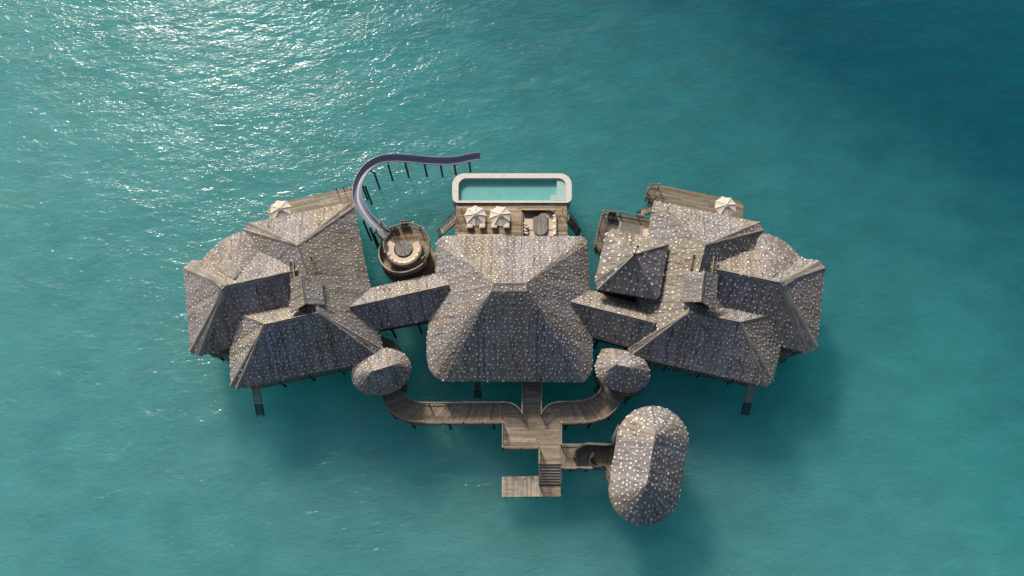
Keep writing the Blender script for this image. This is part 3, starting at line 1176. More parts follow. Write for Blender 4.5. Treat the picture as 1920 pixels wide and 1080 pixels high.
mb.build('landing_deck', M_WOOD, t)
l2 = [Vector((ld[1].x, yb, 0)), Vector((xr, yb, 0)), Vector((xr, ld[2].y, 0)), Vector((ld[1].x, ld[2].y, 0))]
deck(t, l2, ZL - .004, ew, 55, 'foot_deck', .25)
cur = lambda p_: smooth(xy(p_, ZR), 5)
railing(t, [neck[0], xy([(979, 775)], ZR)[0]], ZD, skirt=.6)
railing(t, [neck[1], xy([(1015, 775)], ZR)[0]], ZD, skirt=.6)
railing(t, cur([(979, 774), (971, 763), (958, 755.5), (944, 754)]), ZD, skirt=.6)
railing(t, cur([(1015, 774), (1023, 763), (1035, 755.5), (1050, 753.5)]), ZD, skirt=.6)
railing(t, xy([(942.5, 792), (942.5, 838)], ZR), ZD, skirt=1.2)
railing(t, xy([(942.5, 838), (1010.5, 838)], ZR), ZD, skirt=1.7)
railing(t, xy([(1052.5, 793), (1052.5, 832)], ZR), ZD, skirt=1.2)


def slope_rail(parent, a, b):
    mb_ = MB()
    a, b = Vector(a), Vector(b)
    mb_.beam(a + Vector((0, 0, 1.05)), b + Vector((0, 0, 1.05)), .15, .07, (0.3, 0.265, 0.22))
    n = max(2, int((b - a).length / .3))
    for k in range(n + 1):
        q = a.lerp(b, k / n)
        w = .12 if k in (0, n) else .04
        mb_.box(q + Vector((0, 0, .5)), (w, w, 1.0), (0.26, 0.22, 0.18))
    mb_.build('stair_rail', M_WOOD, parent)


for x in (xl, xr):
    ytop = at(1011, 838, ZR).y if x == xl else at(1052, 876, ZR).y
    if x == xl:
        railing(t, [Vector((x, ytop, 0)), Vector((x, ya, 0))], ZD, skirt=.6)
    slope_rail(t, (x, ya, ZD), (x, yb, 1.2))
piles(t, [Vector((q.x, q.y, 0)) for q in (plat[0] + Vector((.5, -.5, 0)), plat[9] + Vector((.5, .5, 0)), plat[8] + Vector((-.5, .5, 0)), plat[7] + Vector((-.5, -.5, 0)), neck[0] + Vector((.4, 0, 0)), neck[1] + Vector((-.4, 0, 0)), (neck[0] + neck[3]) / 2 + Vector((.4, 0, 0)))], ZD - .3)
piles(t, [q + (mid(ld) - q).normalized() * .4 for q in ld] + [l2[1] + Vector((-.3, -.3, 0)), l2[2] + Vector((-.3, .3, 0))], ZL - .2)

# spur to the oval hut
t = thing('boardwalk', 'short straight timber spur from the pier to the lone oval hut', 'boardwalk', ground(1110, 855))
sd = xy([(1052.5, 833), (1152, 833), (1165, 812), (1180, 812), (1180, 905), (1150, 905), (1138, 878), (1052.5, 877)], ZR)
deck(t, sd, ZD - .008, (0, 1, 0), 61, 'deck', fn=plank_colour((0.23, 0.19, 0.145), (0.185, 0.145, 0.10), (0.27, 0.235, 0.2)))
railing(t, xy([(1053, 833), (1148, 833)], ZR), ZD, skirt=.6)
railing(t, xy([(1053, 876), (1113, 876)], ZR), ZD, skirt=1.8)
piles(t, [at(a, b, ZR) for a, b in ((1075, 873), (1105, 873), (1085, 836), (1130, 836))], ZD - .3)


def screen(label, px, z, h, col):
    P_ = smooth(xy(px, z + h), 8)
    t_ = thing('curved_screen', label, 'screen', (P_[0].x, P_[0].y, z), 'curved screens by the lone hut')
    mb_ = MB()
    A_, B_ = [], []
    for i, q in enumerate(P_):
        d = (P_[min(i + 1, len(P_) - 1)] - P_[max(i - 1, 0)]).normalized()
        s = Vector((-d.y, d.x, 0)) * .07
        A_.append(q + s)
        B_.append(q - s)
    for i in range(len(P_) - 1):
        c = vary(col, .1, random)
        for E_, sg in ((A_, 1), (B_, -1)):
            a, b = E_[i], E_[i + 1]
            mb_.face([(a.x, a.y, z - .4), (b.x, b.y, z - .4), (b.x, b.y, z + h), (a.x, a.y, z + h)], c)
    mb_.build('screen_panel', M_PLASTER, t_)
    mb_ = MB()
    for i in range(len(P_) - 1):
        a, b = P_[i], P_[i + 1]
        e = (b - a).normalized() * .03
        mb_.beam((a.x - e.x, a.y - e.y, z + h + .03), (b.x + e.x, b.y + e.y, z + h + .03), .24, .07, vary((0.27, 0.25, 0.22), .15, random))
    mb_.build('coping', M_WOOD, t_)


screen('dark curved screen along the far edge of the spur, hooked at its pier end', [(1077, 857), (1079, 846), (1087, 837), (1100, 832), (1120, 832.5), (1140, 833), (1149, 828), (1152, 816), (1160, 797)], ZD, 1.3, (0.13, 0.115, 0.10))
screen('pale grey S curved screen beside the near railing of the spur', [(1112.5, 850), (1108, 860), (1110, 868), (1118, 873), (1130, 874), (1137, 880), (1139, 894), (1145, 908)], ZD, 1.3, (0.22, 0.25, 0.24))


# ------------------------------------------------------------------ stairs and ladders into the water
def water_stair(label, top, bot, zt, zb, w, treads, col=(0.35, 0.30, 0.22), handrail=True, under=0.0, group='stairs into the water'):
    a, b = at(top[0], top[1], zt), at(bot[0], bot[1], zb)
    t_ = thing('water_stair', label, 'stairs', (a.x, a.y, 0), group)
    if under:
        b2 = b + (b - a) * under
    else:
        b2 = b
    d = (b2 - a)
    hd = Vector((d.x, d.y, 0)).normalized()
    s = Vector((-hd.y, hd.x, 0))
    for sg in (-1, 1):
        mb_ = MB()
        mb_.beam(a + s * sg * w / 2, b + s * sg * w / 2, .08, .22, (0.30, 0.265, 0.215))
        mb_.beam(b + s * sg * w / 2, b2 + s * sg * w / 2, .08, .22, (0.06, 0.075, 0.065))
        mb_.build('stringer', M_WOOD, t_)
    mb_ = MB()
    for k in range(treads):
        q = a.lerp(b2, (k + .5) / treads)
        mb_.box(q + Vector((0, 0, .06)), (.24 if handrail else .19, w - .1, .05), vary(col if q.z > 0 else (0.07, 0.10, 0.09), .12, random), (hd, s, Vector((0, 0, 1))))
    mb_.build('tread', M_WOOD, t_)
    if handrail:
        for sg in (-1, 1):
            mb_ = MB()
            p0, p1 = a + s * sg * w / 2, a.lerp(b, .92) + s * sg * w / 2
            up = Vector((0, 0, .95))
            mb_.tube([p0 - hd * .9 + up + Vector((0, 0, .1)), p0 + up, p1 + up], .045, (0.17, 0.145, 0.12), 6)
            for k in range(7):
                q = p0.lerp(p1, k / 6)
                mb_.tube([q, q + up], .03, (0.15, 0.125, 0.10), 5)
            mb_.tube([p0 - hd * .85, p0 - hd * .85 + up + Vector((0, 0, .1))], .04, (0.15, 0.125, 0.10), 6)
            mb_.build('handrail', M_WOOD, t_)
    return t_


water_stair('timber stair with handrails descending into the water on the parasol side of the pool deck', (856, 409), (830, 432), ZD, 0.15, .95, 11, under=.35)
water_stair('timber stair with handrails descending from the lounge side of the pool deck', (1064, 409), (1081, 431), ZD, 0.15, .9, 11, (0.24, 0.2, 0.15), under=.35)
water_stair('timber stair with pale treads running down beside the railed terrace', (1226, 388), (1204, 400), ZD, 0.15, .95, 11, under=.5)
water_stair('ladder stair dipping into the water below the many winged villa nearest the slide', (477, 716), (484.5, 757), ZD - .1, 0.05, .8, 17, (0.42, 0.37, 0.30), False, .75)
water_stair('ladder stair dipping into the water under the front eave of the largest roof', (895, 706), (895.5, 731), ZD - .3, 0.05, .8, 12, (0.16, 0.135, 0.1), False, .8)
water_stair('ladder stair dipping into the water below the villa that has the pole pavilion', (1412, 715), (1402, 755), ZD - .1, 0.05, .8, 17, (0.42, 0.37, 0.30), False, .7)

# ------------------------------------------------------------------ pool
ZP = ZD + .25
t = thing('swimming_pool', 'rectangular pool with rounded pale stone rim in front of the parasols', 'pool', ground(960, 355))


def rrect(x0, y0, x1, y1, r, n=8, corners='tl tr'):
    res = []
    for nm, cx, cy, a0 in (('tl', x0 + r, y0 + r, math.pi), ('tr', x1 - r, y0 + r, 1.5 * math.pi), ('br', x1 - r, y1 - r, 0), ('bl', x0 + r, y1 - r, .5 * math.pi)):
        if nm in corners:
            res += [(cx + r * math.cos(a0 + math.pi / 2 * k / n), cy + r * math.sin(a0 + math.pi / 2 * k / n)) for k in range(n + 1)]
        else:
            res += [{'tl': (x0, y0), 'tr': (x1, y0), 'br': (x1, y1), 'bl': (x0, y1)}[nm]] * (n + 1)
    return res


n_ = 8
outer = []
for (a, b) in rrect(848, 325, 1072, 383, 22, n_, 'tl tr'):
    outer.append((a, b))
outer = rrect(848, 325, 1072, 380, 22, n_, 'tl tr')[:2 * (n_ + 1)] + rrect(848, 325, 1072, 380, 10, n_, 'br bl')[2 * (n_ + 1):]
inner = rrect(859.5, 334, 1061.5, 376, 15, n_, 'tl tr')
O = xy(outer, ZP)
I = xy(inner, ZP)
mb = MB()
st = (0.66, 0.615, 0.57)
for i in range(len(O)):
    a, b, c, d = O[i - 1], O[i], I[i], I[i - 1]
    if (a - b).length < 1e-4 and (c - d).length < 1e-4:
        continue
    f = [q for q in (a, b, c, d)]
    ff = []
    for q in f:
        if not ff or (q - ff[-1]).length > 1e-4:
            ff.append(q)
    if len(ff) > 2:
        mb.face(ff, st)
    if (a - b).length > 1e-4:
        mb.face([(a.x, a.y, .5), (b.x, b.y, .5), b, a], (0.34, 0.32, 0.30))
mb.build('rim', M_STONE, t)
ZF_ = ZP - 0.62
mb = MB()
pt = (0.23, 0.48, 0.46)
Iu = []
for q in I:
    if not Iu or (q - Iu[-1]).length > 1e-4:
        Iu.append(q)
if (Iu[0] - Iu[-1]).length < 1e-4:
    Iu.pop()
for i in range(len(Iu)):
    a, b = Iu[i - 1], Iu[i]
    mb.face([(a.x, a.y, ZF_), (b.x, b.y, ZF_), (b.x, b.y, ZP - .02), (a.x, a.y, ZP - .02)], (0.24, 0.50, 0.49))
for tr in tessellate_polygon([[Vector((q.x, q.y, 0)) for q in Iu]]):
    mb.face([(Iu[i].x, Iu[i].y, ZF_) for i in tr], pt)
mb.build('basin', M_TILE, t)
mb = MB()
s1 = xy([(1044, 334.3)] + [(a - .25, b + .25) for a, b in inner if a > 1046 and b < 360] + [(1061.2, 375.6), (1044, 375.6)], ZP - .25)
s2 = xy([(1032, 366), (1044.2, 366), (1044.2, 375.6), (1032, 375.6)], ZP - .25)
mb.prism(s1, ZF_ + .01, ZP - .22, (0.60, 0.62, 0.58))
mb.prism(s2, ZF_ + .01, ZP - .24, (0.60, 0.62, 0.58))
mb.build('pool_step', M_TILE, t)
mb = MB()
for tr in tessellate_polygon([[Vector((q.x, q.y, 0)) for q in Iu]]):
    mb.face([(Iu[i].x, Iu[i].y, ZP - .1) for i in tr], (1, 1, 1))
mb.build('pool_water', M_POOLW, t)
piles(t, [at(a, b, .5) for a, b in ((870, 345), (1050, 345), (870, 378), (1050, 378), (960, 345))], .6)

# ------------------------------------------------------------------ pool deck with sunken lounge
t = thing('pool_deck', 'timber deck between pool and largest roof with a sunken lounge pit', 'deck', ground(960, 415))
mb = MB()
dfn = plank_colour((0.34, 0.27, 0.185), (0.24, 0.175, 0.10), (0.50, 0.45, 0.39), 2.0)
org = at(856, 380, ZD)
for k, pxs in enumerate(([(855.5, 380.5), (978, 380.5), (978, 452), (853.5, 452)], [(978, 380.5), (1041.5, 380.5), (1041.5, 394), (978, 394)], [(1041.5, 380.5), (1062.5, 380.5), (1064.5, 452), (1041.5, 452)])):
    q = xy(pxs, ZD)
    mb.prism(q, ZD - .35, ZD - .004 * (k == 9), (0.10, 0.08, 0.06))
    tiles(mb, q, 5.5, .26, .02, .02, dfn, 71, udir=(1, 0, 0), gap=.02, butt=False, origin=org)
mb.build('deck_boards', M_WOOD, t)
ZPIT = ZD - .75
pit = xy([(977, 393.5), (1042, 393.5), (1043, 455), (977, 455)], ZD)
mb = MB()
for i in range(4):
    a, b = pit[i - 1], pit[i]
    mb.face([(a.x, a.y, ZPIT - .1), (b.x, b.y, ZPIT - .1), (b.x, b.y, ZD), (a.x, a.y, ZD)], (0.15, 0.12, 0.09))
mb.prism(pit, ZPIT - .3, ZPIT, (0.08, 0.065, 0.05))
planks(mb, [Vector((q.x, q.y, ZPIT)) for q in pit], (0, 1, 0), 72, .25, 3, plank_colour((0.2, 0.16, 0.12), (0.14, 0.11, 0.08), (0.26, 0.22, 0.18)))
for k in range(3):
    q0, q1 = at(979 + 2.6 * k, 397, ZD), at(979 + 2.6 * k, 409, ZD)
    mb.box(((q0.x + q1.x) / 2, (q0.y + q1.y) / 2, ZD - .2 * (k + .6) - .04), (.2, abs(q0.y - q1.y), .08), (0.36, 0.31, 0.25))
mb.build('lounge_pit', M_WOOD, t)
piles(t, [at(a, b, ZD) for a, b in ((862, 388), (1058, 388), (862, 436), (1060, 436), (920, 436), (960, 388))], ZD - .3)

CREAM, CREAM2 = (0.66, 0.545, 0.44), (0.70, 0.60, 0.50)


def pillow_mesh(mb_, c, s, col, ax=None):
    """a soft rounded block"""
    X, Y, Z = ax if ax else (Vector((1, 0, 0)), Vector((0, 1, 0)), Vector((0, 0, 1)))
    nu, nv = 16, 9
    rows = []
    for j in range(nv):
        ph = -math.pi / 2 + math.pi * j / (nv - 1)
        r = []
        for i in range(nu):
            th = 2 * math.pi * i / nu
            sg = lambda w, e: math.copysign(abs(w) ** e, w)
            x = sg(math.cos(ph), .45) * sg(math.cos(th), .4) * s[0] / 2
            y = sg(math.cos(ph), .45) * sg(math.sin(th), .4) * s[1] / 2
            z = sg(math.sin(ph), .7) * s[2] / 2
            r.append(Vector(c) + X * x + Y * y + Z * z)
        rows.append(r)
    mb_.grid(rows, col, True)


def cushion(label, px, py, z, s, rot, tilt, group, col=CREAM2):
    q = at(px, py, z)
    mb_ = MB()
    X = Vector((math.cos(rot), math.sin(rot), 0))
    Y0 = Vector((-math.sin(rot), math.cos(rot), 0))
    Y = Y0 * math.cos(tilt) + Vector((0, 0, 1)) * math.sin(tilt)
    pillow_mesh(mb_, q, s, col, (X, Y, X.cross(Y)))
    V0 = Vector((q.x, q.y, q.z))
    o_ = mb_.build('cushion', M_CLOTH, None, True)
    me = o_.data
    me.transform(Matrix.Translation(-V0))
    o_.location = V0
    tag(o_, label, 'cushion', group)
    return o_


# sofa in the pit
t = thing('sunken_sofa', 'cream U shaped sofa built into the lounge pit of the pool deck', 'sofa', (*at(1010, 425, ZD).xy, ZPIT))
zs = ZPIT + .45


def seat(parent, pxs, z0, z1, col=CREAM, name='seat_pad'):
    mb_ = MB()
    q = xy(pxs, z1)
    mb_.prism(inset(q, .02), z0, z1 - .06, col)
    mb_.prism(inset(q, .08), z1 - .06, z1, col)
    return mb_.build(name, M_CLOTH, parent)


seat(t, [(983, 409.5), (1000, 409.5), (1000, 431.5), (983, 431.5)], ZPIT, zs)
seat(t, [(983, 432), (1024, 432), (1024, 452), (983, 452)], ZPIT, zs + .004)
seat(t, [(1024.3, 397), (1039, 400), (1039.5, 431.5), (1024.3, 431.5)], ZPIT, zs)
seat(t, [(1024.3, 432), (1039.5, 432), (1039.5, 452), (1024.3, 452)], ZPIT, zs + .003)
mb = MB()
bp = smooth(xy([(1025, 393.5), (1031, 393.5), (1038, 396), (1042, 401), (1043, 410), (1043, 450)], ZD + .3), 6)
for i in range(len(bp) - 1):
    a, b = bp[i], bp[i + 1]
    mb.beam((a.x, a.y, ZD - .1), (b.x, b.y, ZD - .1), .14, .8, (0.24, 0.20, 0.16))
mb.build('backrest', M_WOOD, t)
mb = MB()
bp = xy([(980, 408), (980, 450)], ZD + .2)
mb.beam((bp[0].x, bp[0].y, ZD - .1), (bp[1].x, bp[1].y, ZD - .1), .14, .7, (0.22, 0.185, 0.15))
mb.build('backrest', M_WOOD, t)
for k in range(7):
    cushion(('cream cushion at the top of the long cushion row by the curved backrest', 'second cream cushion from the curved backrest corner in the long row', 'third cream cushion from the curved backrest corner in the long row', 'fourth cream cushion, middle of the long row beside the grey table', 'fifth cream cushion from the curved backrest corner in the long row', 'sixth cream cushion from the curved backrest corner in the long row', 'cream cushion of the long row closest to the largest roof')[k],
            1040 + (k % 2) * .8, 403 + k * 5.7, zs + .33, (.52, .2, .5), 1.2 + (.5 if k % 2 else -.1), .9, 'cushions on the sunken sofa')
for k in range(4):
    cushion(('cream cushion of the short row farthest from the largest roof', 'second cream cushion of the short row by the loungers', 'third cream cushion of the short row by the loungers', 'cream cushion of the short row closest to the largest roof')[k],
            985 + (k % 2) * 1.5, 420 + k * 5.6, zs + .3, (.52, .2, .48), -.8 + (.4 if k % 2 else 0), .9, 'cushions on the sunken sofa', (0.6, 0.5, 0.42))
t = thing('lounge_table', 'grey timber table with rounded end standing in the sunken lounge', 'table', (*at(1012, 420, ZD).xy, ZPIT))
mb = MB()
zt = ZD + .02
tp = [(1013, 401), (1016, 399.5), (1023, 399.5), (1026, 402), (1026, 430)]
tp += [(1012.7 + 13.2 * math.cos(a), 429 + 11.5 * math.sin(a)) for a in [math.pi * k / 10 for k in range(1, 10)]]
tp += [(999.5, 430), (999.5, 407.5), (1005, 406), (1010, 404.5)]
tq = xy(tp, zt)
mb.prism(tq, zt - .1, zt, (0.2, 0.185, 0.17))
tiles(mb, [Vector((q.x, q.y, zt)) for q in tq], 4.5, .2, .012, .012, plank_colour((0.24, 0.225, 0.21), (0.2, 0.185, 0.17), (0.29, 0.27, 0.25), .6), 77, udir=(0, 1, 0), gap=.012, butt=False)
mb.build('table_top', M_WOOD, t)
mb = MB()
mb.prism(inset(tq, .7), ZPIT, zt - .1, (0.08, 0.07, 0.06))
mb.build('pedestal', M_WOOD, t)


# ------------------------------------------------------------------ parasols and loungers
def parasol(loc, label, r=1.36, h=2.45):
    t_ = thing('parasol', label, 'parasol', loc, 'cream parasols')
    b = Vector(loc)
    col = (0.66, 0.58, 0.505)
    mb_ = MB()
    n = 8
    zt_, ze = h + .42, h

    def canopy(r_in, r_out, z_in, z_out, scal):
        for k in range(n):
            a0, a1 = 2 * math.pi * (k + .0) / n, 2 * math.pi * (k + 1) / n
            am = (a0 + a1) / 2
            rows = []
            for s in (0, .35, .7, 1.0):
                rr = r_in + (r_out - r_in) * s
                zz = z_in + (z_out - z_in) * (s ** .92)
                row = []
                for w in (0, .25, .5, .75, 1):
                    a = a0 + (a1 - a0) * w
                    edge = math.cos(math.pi / n) / math.cos(a - am)
                    sag = math.sin(math.pi * w)
                    rad = rr * edge * (1 - scal * sag * s)
                    row.append(b + Vector((rad * math.cos(a), rad * math.sin(a), zz - .055 * sag * s)))
                rows.append(row)
            mb_.grid(rows, vary(col, .03, random))
    canopy(.05, r, zt_, ze, .05)
    o_ = mb_.build('canopy', M_CLOTH, t_, True)
    mb_ = MB()
    canopy(.0, .34, zt_ + .12, zt_ + .02, .02)
    mb_.build('vent_cap', M_CLOTH, o_, True)
    mb_ = MB()
    mb_.tube([b, b + Vector((0, 0, zt_ + .1))], .035, (0.4, 0.33, 0.25), 8)
    mb_.tube([b + Vector((0, 0, zt_ + .1)), b + Vector((0, 0, zt_ + .2))], .03, (0.05, 0.045, 0.04), 8)
    mb_.build('pole', M_WOOD, t_)
    mb_ = MB()
    for k in range(n):
        a = 2 * math.pi * k / n
        mb_.beam(b + Vector((.05 * math.cos(a), .05 * math.sin(a), zt_ + .015)), b + Vector((r * .98 * math.cos(a), r * .98 * math.sin(a), ze + .012)), .035, .03, (0.62, 0.54, 0.46))
    mb_.build('rib_frame', M_WOOD, t_)
    mb_ = MB()
    mb_.tube([b, b + Vector((0, 0, .1))], .3, (0.3, 0.27, 0.23), 16)
    mb_.build('base', M_STONE, t_)
    return t_


def ploc(px, py, zz=2.6):
    q = at(px, py, ZD + zz)
    return (q.x, q.y, ZD + .02)


par = parasol(ploc(891, 403.5), 'cream parasol on the pool deck, the one nearer the round slide tower')
for px, py, rz, lb in ((937.5, 404, .25, 'cream parasol on the pool deck, the one nearer the sunken lounge'),
                       (525.5, 393, .35, 'cream parasol standing on the narrow deck that ends under the slide'),
                       (1361, 386, .2, 'cream parasol standing on the narrow deck with a railed corner')):
    dup(par, ploc(px, py), rz, lb)


def lounger(loc, label):
    t_ = thing('sun_lounger', label, 'sun lounger', loc, 'cream sun loungers')
    b = Vector(loc)
    mb_ = MB()
    for sx in (-.33, .33):
        mb_.box(b + Vector((sx, 1.0, .24)), (.06, 2.0, .1), (0.2, 0.165, 0.13))
    for yy in (.06, .7, 1.35, 1.95):
        mb_.box(b + Vector((0, yy, .24)), (.62, .08, .06), (0.2, 0.165, 0.13))
    mb_.build('frame', M_WOOD, t_)
    for sx in (-.32, .32):
        for yy in (.12, 1.85):
            mb_ = MB()
            mb_.box(b + Vector((sx, yy, .1)), (.07, .07, .2), (0.2, 0.165, 0.13))
            mb_.build('leg', M_WOOD, t_)
    mb_ = MB()
    pillow_mesh(mb_, b + Vector((0, .32, .37)), (.72, .66, .2), CREAM2)
    pillow_mesh(mb_, b + Vector((0, .96, .37)), (.72, .66, .2), CREAM2)
    mb_.build('mattress', M_CLOTH, t_, True)
    mb_ = MB()
    d = Vector((0, math.cos(.5), math.sin(.5)))
    pillow_mesh(mb_, b + Vector((0, 1.62, .52)), (.72, .78, .18), CREAM2, (Vector((1, 0, 0)), d, Vector((1, 0, 0)).cross(d)))
    mb_.build('backrest', M_CLOTH, t_, True)
    return t_


def lloc(px, py):
    q = at(px, py, ZD + .4)
    return (q.x, q.y, ZD + .02)


lo_ = lounger(lloc(881, 428), 'cream sun lounger under the parasol nearer the slide tower, on the stair side')
for px, lb in ((904.5, 'cream sun lounger under the parasol nearer the slide tower, away from the stair'),
               (927, 'cream sun lounger under the parasol nearer the lounge pit, on the pit\'s far side'),
               (950, 'cream sun lounger under the parasol nearer the lounge pit, next to the pit')):
    dup(lo_, lloc(px, 428), 0, lb)
# loungers half hidden under the outer parasols
far_lounger = dup(lo_, (*at(1345, 405, ZD).xy, ZD + .02), 2.2, 'cream sun lounger half hidden beneath the parasol of the railed corner deck')
far_lounger['group'] = 'cream sun loungers'

# ------------------------------------------------------------------ narrow north decks
t = thing('sun_deck', 'narrow timber deck with a parasol, ending under the water slide', 'deck', ground(585, 390))
dl = xy([(505, 425), (503, 391), (505, 386), (510, 383), (640, 355.5), (655, 352), (661, 353), (668, 400), (560, 440)], ZD)
deck(t, dl, ZD, (at(650, 353, ZD) - at(510, 383, ZD)), 81, 'deck', fn=plank_colour((0.31, 0.265, 0.205), (0.25, 0.20, 0.14), (0.38, 0.34, 0.29)))
piles(t, [at(a, b, ZD) for a, b in ((515, 390), (580, 375), (645, 360), (520, 420), (655, 380))], ZD - .3)
mb = MB()
for px, py in ((633, 359.5), (645.5, 357), (659.5, 356)):
    q = at(px, py, ZD)
    mb.tube([q, q + Vector((0, 0, 1.0))], .06, (0.12, 0.10, 0.08), 8)
    mb.tube([q + Vector((0, 0, 1.0)), q + Vector((0, 0, 1.04))], .085, (0.2, 0.17, 0.13), 8)
mb.build('bollard_post', M_WOOD, t)
t = thing('sun_deck', 'narrow timber deck with a parasol and a curved railed corner', 'deck', ground(1310, 375))
dr = xy([(1216, 374), (1214, 360), (1219, 351), (1228, 348), (1243, 348), (1384, 376.5), (1391, 379.5), (1394, 386), (1391, 430), (1240, 400)], ZD)
deck(t, dr, ZD, (at(1384, 376.5, ZD) - at(1243, 348, ZD)), 82, 'deck', fn=plank_colour((0.215, 0.18, 0.135), (0.175, 0.14, 0.10), (0.27, 0.235, 0.19)))
piles(t, [at(a, b, ZD) for a, b in ((1225, 356), (1290, 364), (1380, 384), (1385, 405), (1300, 380))], ZD - .3)
railing(t, smooth(xy([(1236, 345.5), (1222, 344.5), (1216, 351), (1214, 360), (1219, 364), (1231, 366)], ZR), 6), ZD, skirt=1.2, col=(0.22, 0.19, 0.155))

# ------------------------------------------------------------------ railed terrace by the square pavilion
t = thing('terrace', 'railed timber terrace partly under the square pole pavilion roof', 'deck', ground(1170, 440))
rp = [(1225, 446), (1230, 423), (1229, 414), (1222, 408), (1180, 400), (1139, 393), (1132, 394), (1129, 401), (1122, 430), (1117.5, 450), (1119.5, 459), (1127, 465), (1150, 470)]
RP = smooth(xy(rp, ZR + .2), 4)
ZT = ZD + .2
deck(t, RP, ZT, (at(1221, 407.5, ZT) - at(1139, 392.7, ZT)), 83, 'deck', fn=plank_colour((0.19, 0.16, 0.125), (0.15, 0.12, 0.09), (0.23, 0.2, 0.165)))
railing(t, RP, ZT, skirt=1.3, col=(0.24, 0.205, 0.165))
piles(t, [at(a, b, ZT) for a, b in ((1135, 402), (1215, 415), (1124, 450), (1180, 405))], ZT - .3)
t = thing('low_table', 'large low grey timber table on the railed terrace', 'table', (*at(1184, 428, ZT).xy, ZT))
tq = xy([(1164.5, 415), (1204.5, 424), (1199, 452), (1157, 444)], ZT + .4)
mb = MB()
mb.prism(tq, ZT + .3, ZT + .4, (0.2, 0.19, 0.175))
tiles(mb, [Vector((q.x, q.y, ZT + .4)) for q in tq], 6, .2, .012, .012, plank_colour((0.22, 0.205, 0.19), (0.19, 0.175, 0.16), (0.26, 0.245, 0.225), .5), 84, udir=tq[1] - tq[0], gap=.012, butt=False)
for a, b in ((0, 3), (1, 2)):
    w = .09
    p0, p1 = tq[a].lerp(tq[b], 0), tq[b]
    mb.beam(p0 + Vector((0, 0, .03)), p1 + Vector((0, 0, .03)), .32, .05, (0.30, 0.28, 0.26))
mb.build('table_top', M_WOOD, t)
mb = MB()
mb.prism(inset(tq, .6), ZT, ZT + .3, (0.09, 0.08, 0.07))
mb.build('pedestal', M_WOOD, t)
t = thing('terrace_sofa', 'cream sofa against the railing of the square pavilion\'s terrace', 'sofa', (*at(1214, 436, ZT).xy, ZT))
seat(t, [(1205.5, 427), (1223.5, 430), (1219, 452), (1200.5, 449)], ZT + .1, ZT + .42)
mb = MB()
q = xy([(1223, 429), (1226, 429.5), (1221.5, 452), (1218.5, 452)], ZT + .7)
mb.prism(q, ZT + .1, ZT + .72, (0.5, 0.42, 0.34))
mb.build('backrest', M_CLOTH, t)
for k, lb in enumerate(('cream cushion on the terrace sofa, the one nearest the stair', 'cream cushion in the middle of the terrace sofa', 'cream cushion on the terrace sofa, the one next to the pole roof')):
    cushion(lb, 1220.5 - k * 1.3, 431.5 + k * 5.5, ZT + .62, (.85, .22, .5), .5, .9, 'cushions on the terrace sofa', (0.62, 0.52, 0.42))


def wicker_chair(label, px, py, z, rot, w=.95):
    q = at(px, py, z)
    t_ = thing('wicker_chair', label, 'chair', (q.x, q.y, z), 'brown wicker chairs on the decks')
    X = Vector((math.cos(rot), math.sin(rot), 0))
    Y = Vector((-math.sin(rot), math.cos(rot), 0))
    b = Vector((q.x, q.y, z))
    ax = (X, Y, Vector((0, 0, 1)))
    col = (0.20, 0.165, 0.13)
    mb_ = MB()
    pillow_mesh(mb_, b + Vector((0, 0, .25)), (w, w * .8, .42), col, ax)
    mb_.build('seat', M_WICKER, t_, True)
    mb_ = MB()
    pillow_mesh(mb_, b + Y * w * .36 + Vector((0, 0, .5)), (w, .2, .75), (0.23, 0.19, 0.15), ax)
    mb_.build('backrest', M_WICKER, t_, True)
    for sg in (-1, 1):
        mb_ = MB()
        pillow_mesh(mb_, b + X * sg * w * .46 + Vector((0, 0, .4)), (.16, w * .8, .45), col, ax)
        mb_.build('armrest', M_WICKER, t_, True)


wicker_chair('brown wicker armchair in the outer corner of the railed terrace', 1146, 408, ZT, -.15, 1.0)
wicker_chair('brown wicker armchair in the terrace corner beside the villa roof', 1224, 424, ZT, -1.2, .8)

# ------------------------------------------------------------------ slide tower
UP = 5.0
uc = at(764, 463, UP)
t = thing('slide_tower', 'round two level timber tower where the slide starts', 'tower', (uc.x, uc.y, 0))
R_U = 2.62
lc = at(764, 463, UP)


def circ(c, r, a0, a1, n, z=0):
    return [Vector((c.x + r * math.cos(a0 + (a1 - a0) * k / n), c.y + r * math.sin(a0 + (a1 - a0) * k / n), z)) for k in range(n + 1)]


BRN = plank_colour((0.29, 0.215, 0.135), (0.23, 0.165, 0.10), (0.35, 0.29, 0.205))
# upper deck: disc with a tongue towards the slide
tong = [at(a, b, UP) for a, b in ((722, 452), (706, 435), (716, 421), (732, 431))]
up = circ(lc, R_U, math.radians(-250), math.radians(125), 40)
updk = up + [at(731, 434, UP), at(717, 423, UP), at(708, 437, UP), at(722, 451, UP)]
deck(t, updk, UP, (1, .1, 0), 91, 'upper_deck', fn=BRN)
mb = MB()
mb.prism(circ(lc, R_U - .35, 0, 2 * math.pi * 39 / 40, 39), .6, UP - .3, (0.22, 0.18, 0.14), True, False)
for q in circ(lc, R_U - .33, 0, 2 * math.pi, 70):
    mb.box((q.x, q.y, UP / 2 + .2), (.12, .12, UP - .8), vary((0.23, 0.19, 0.15), .3, random))
mb.build('drum_wall', M_WOOD, t)
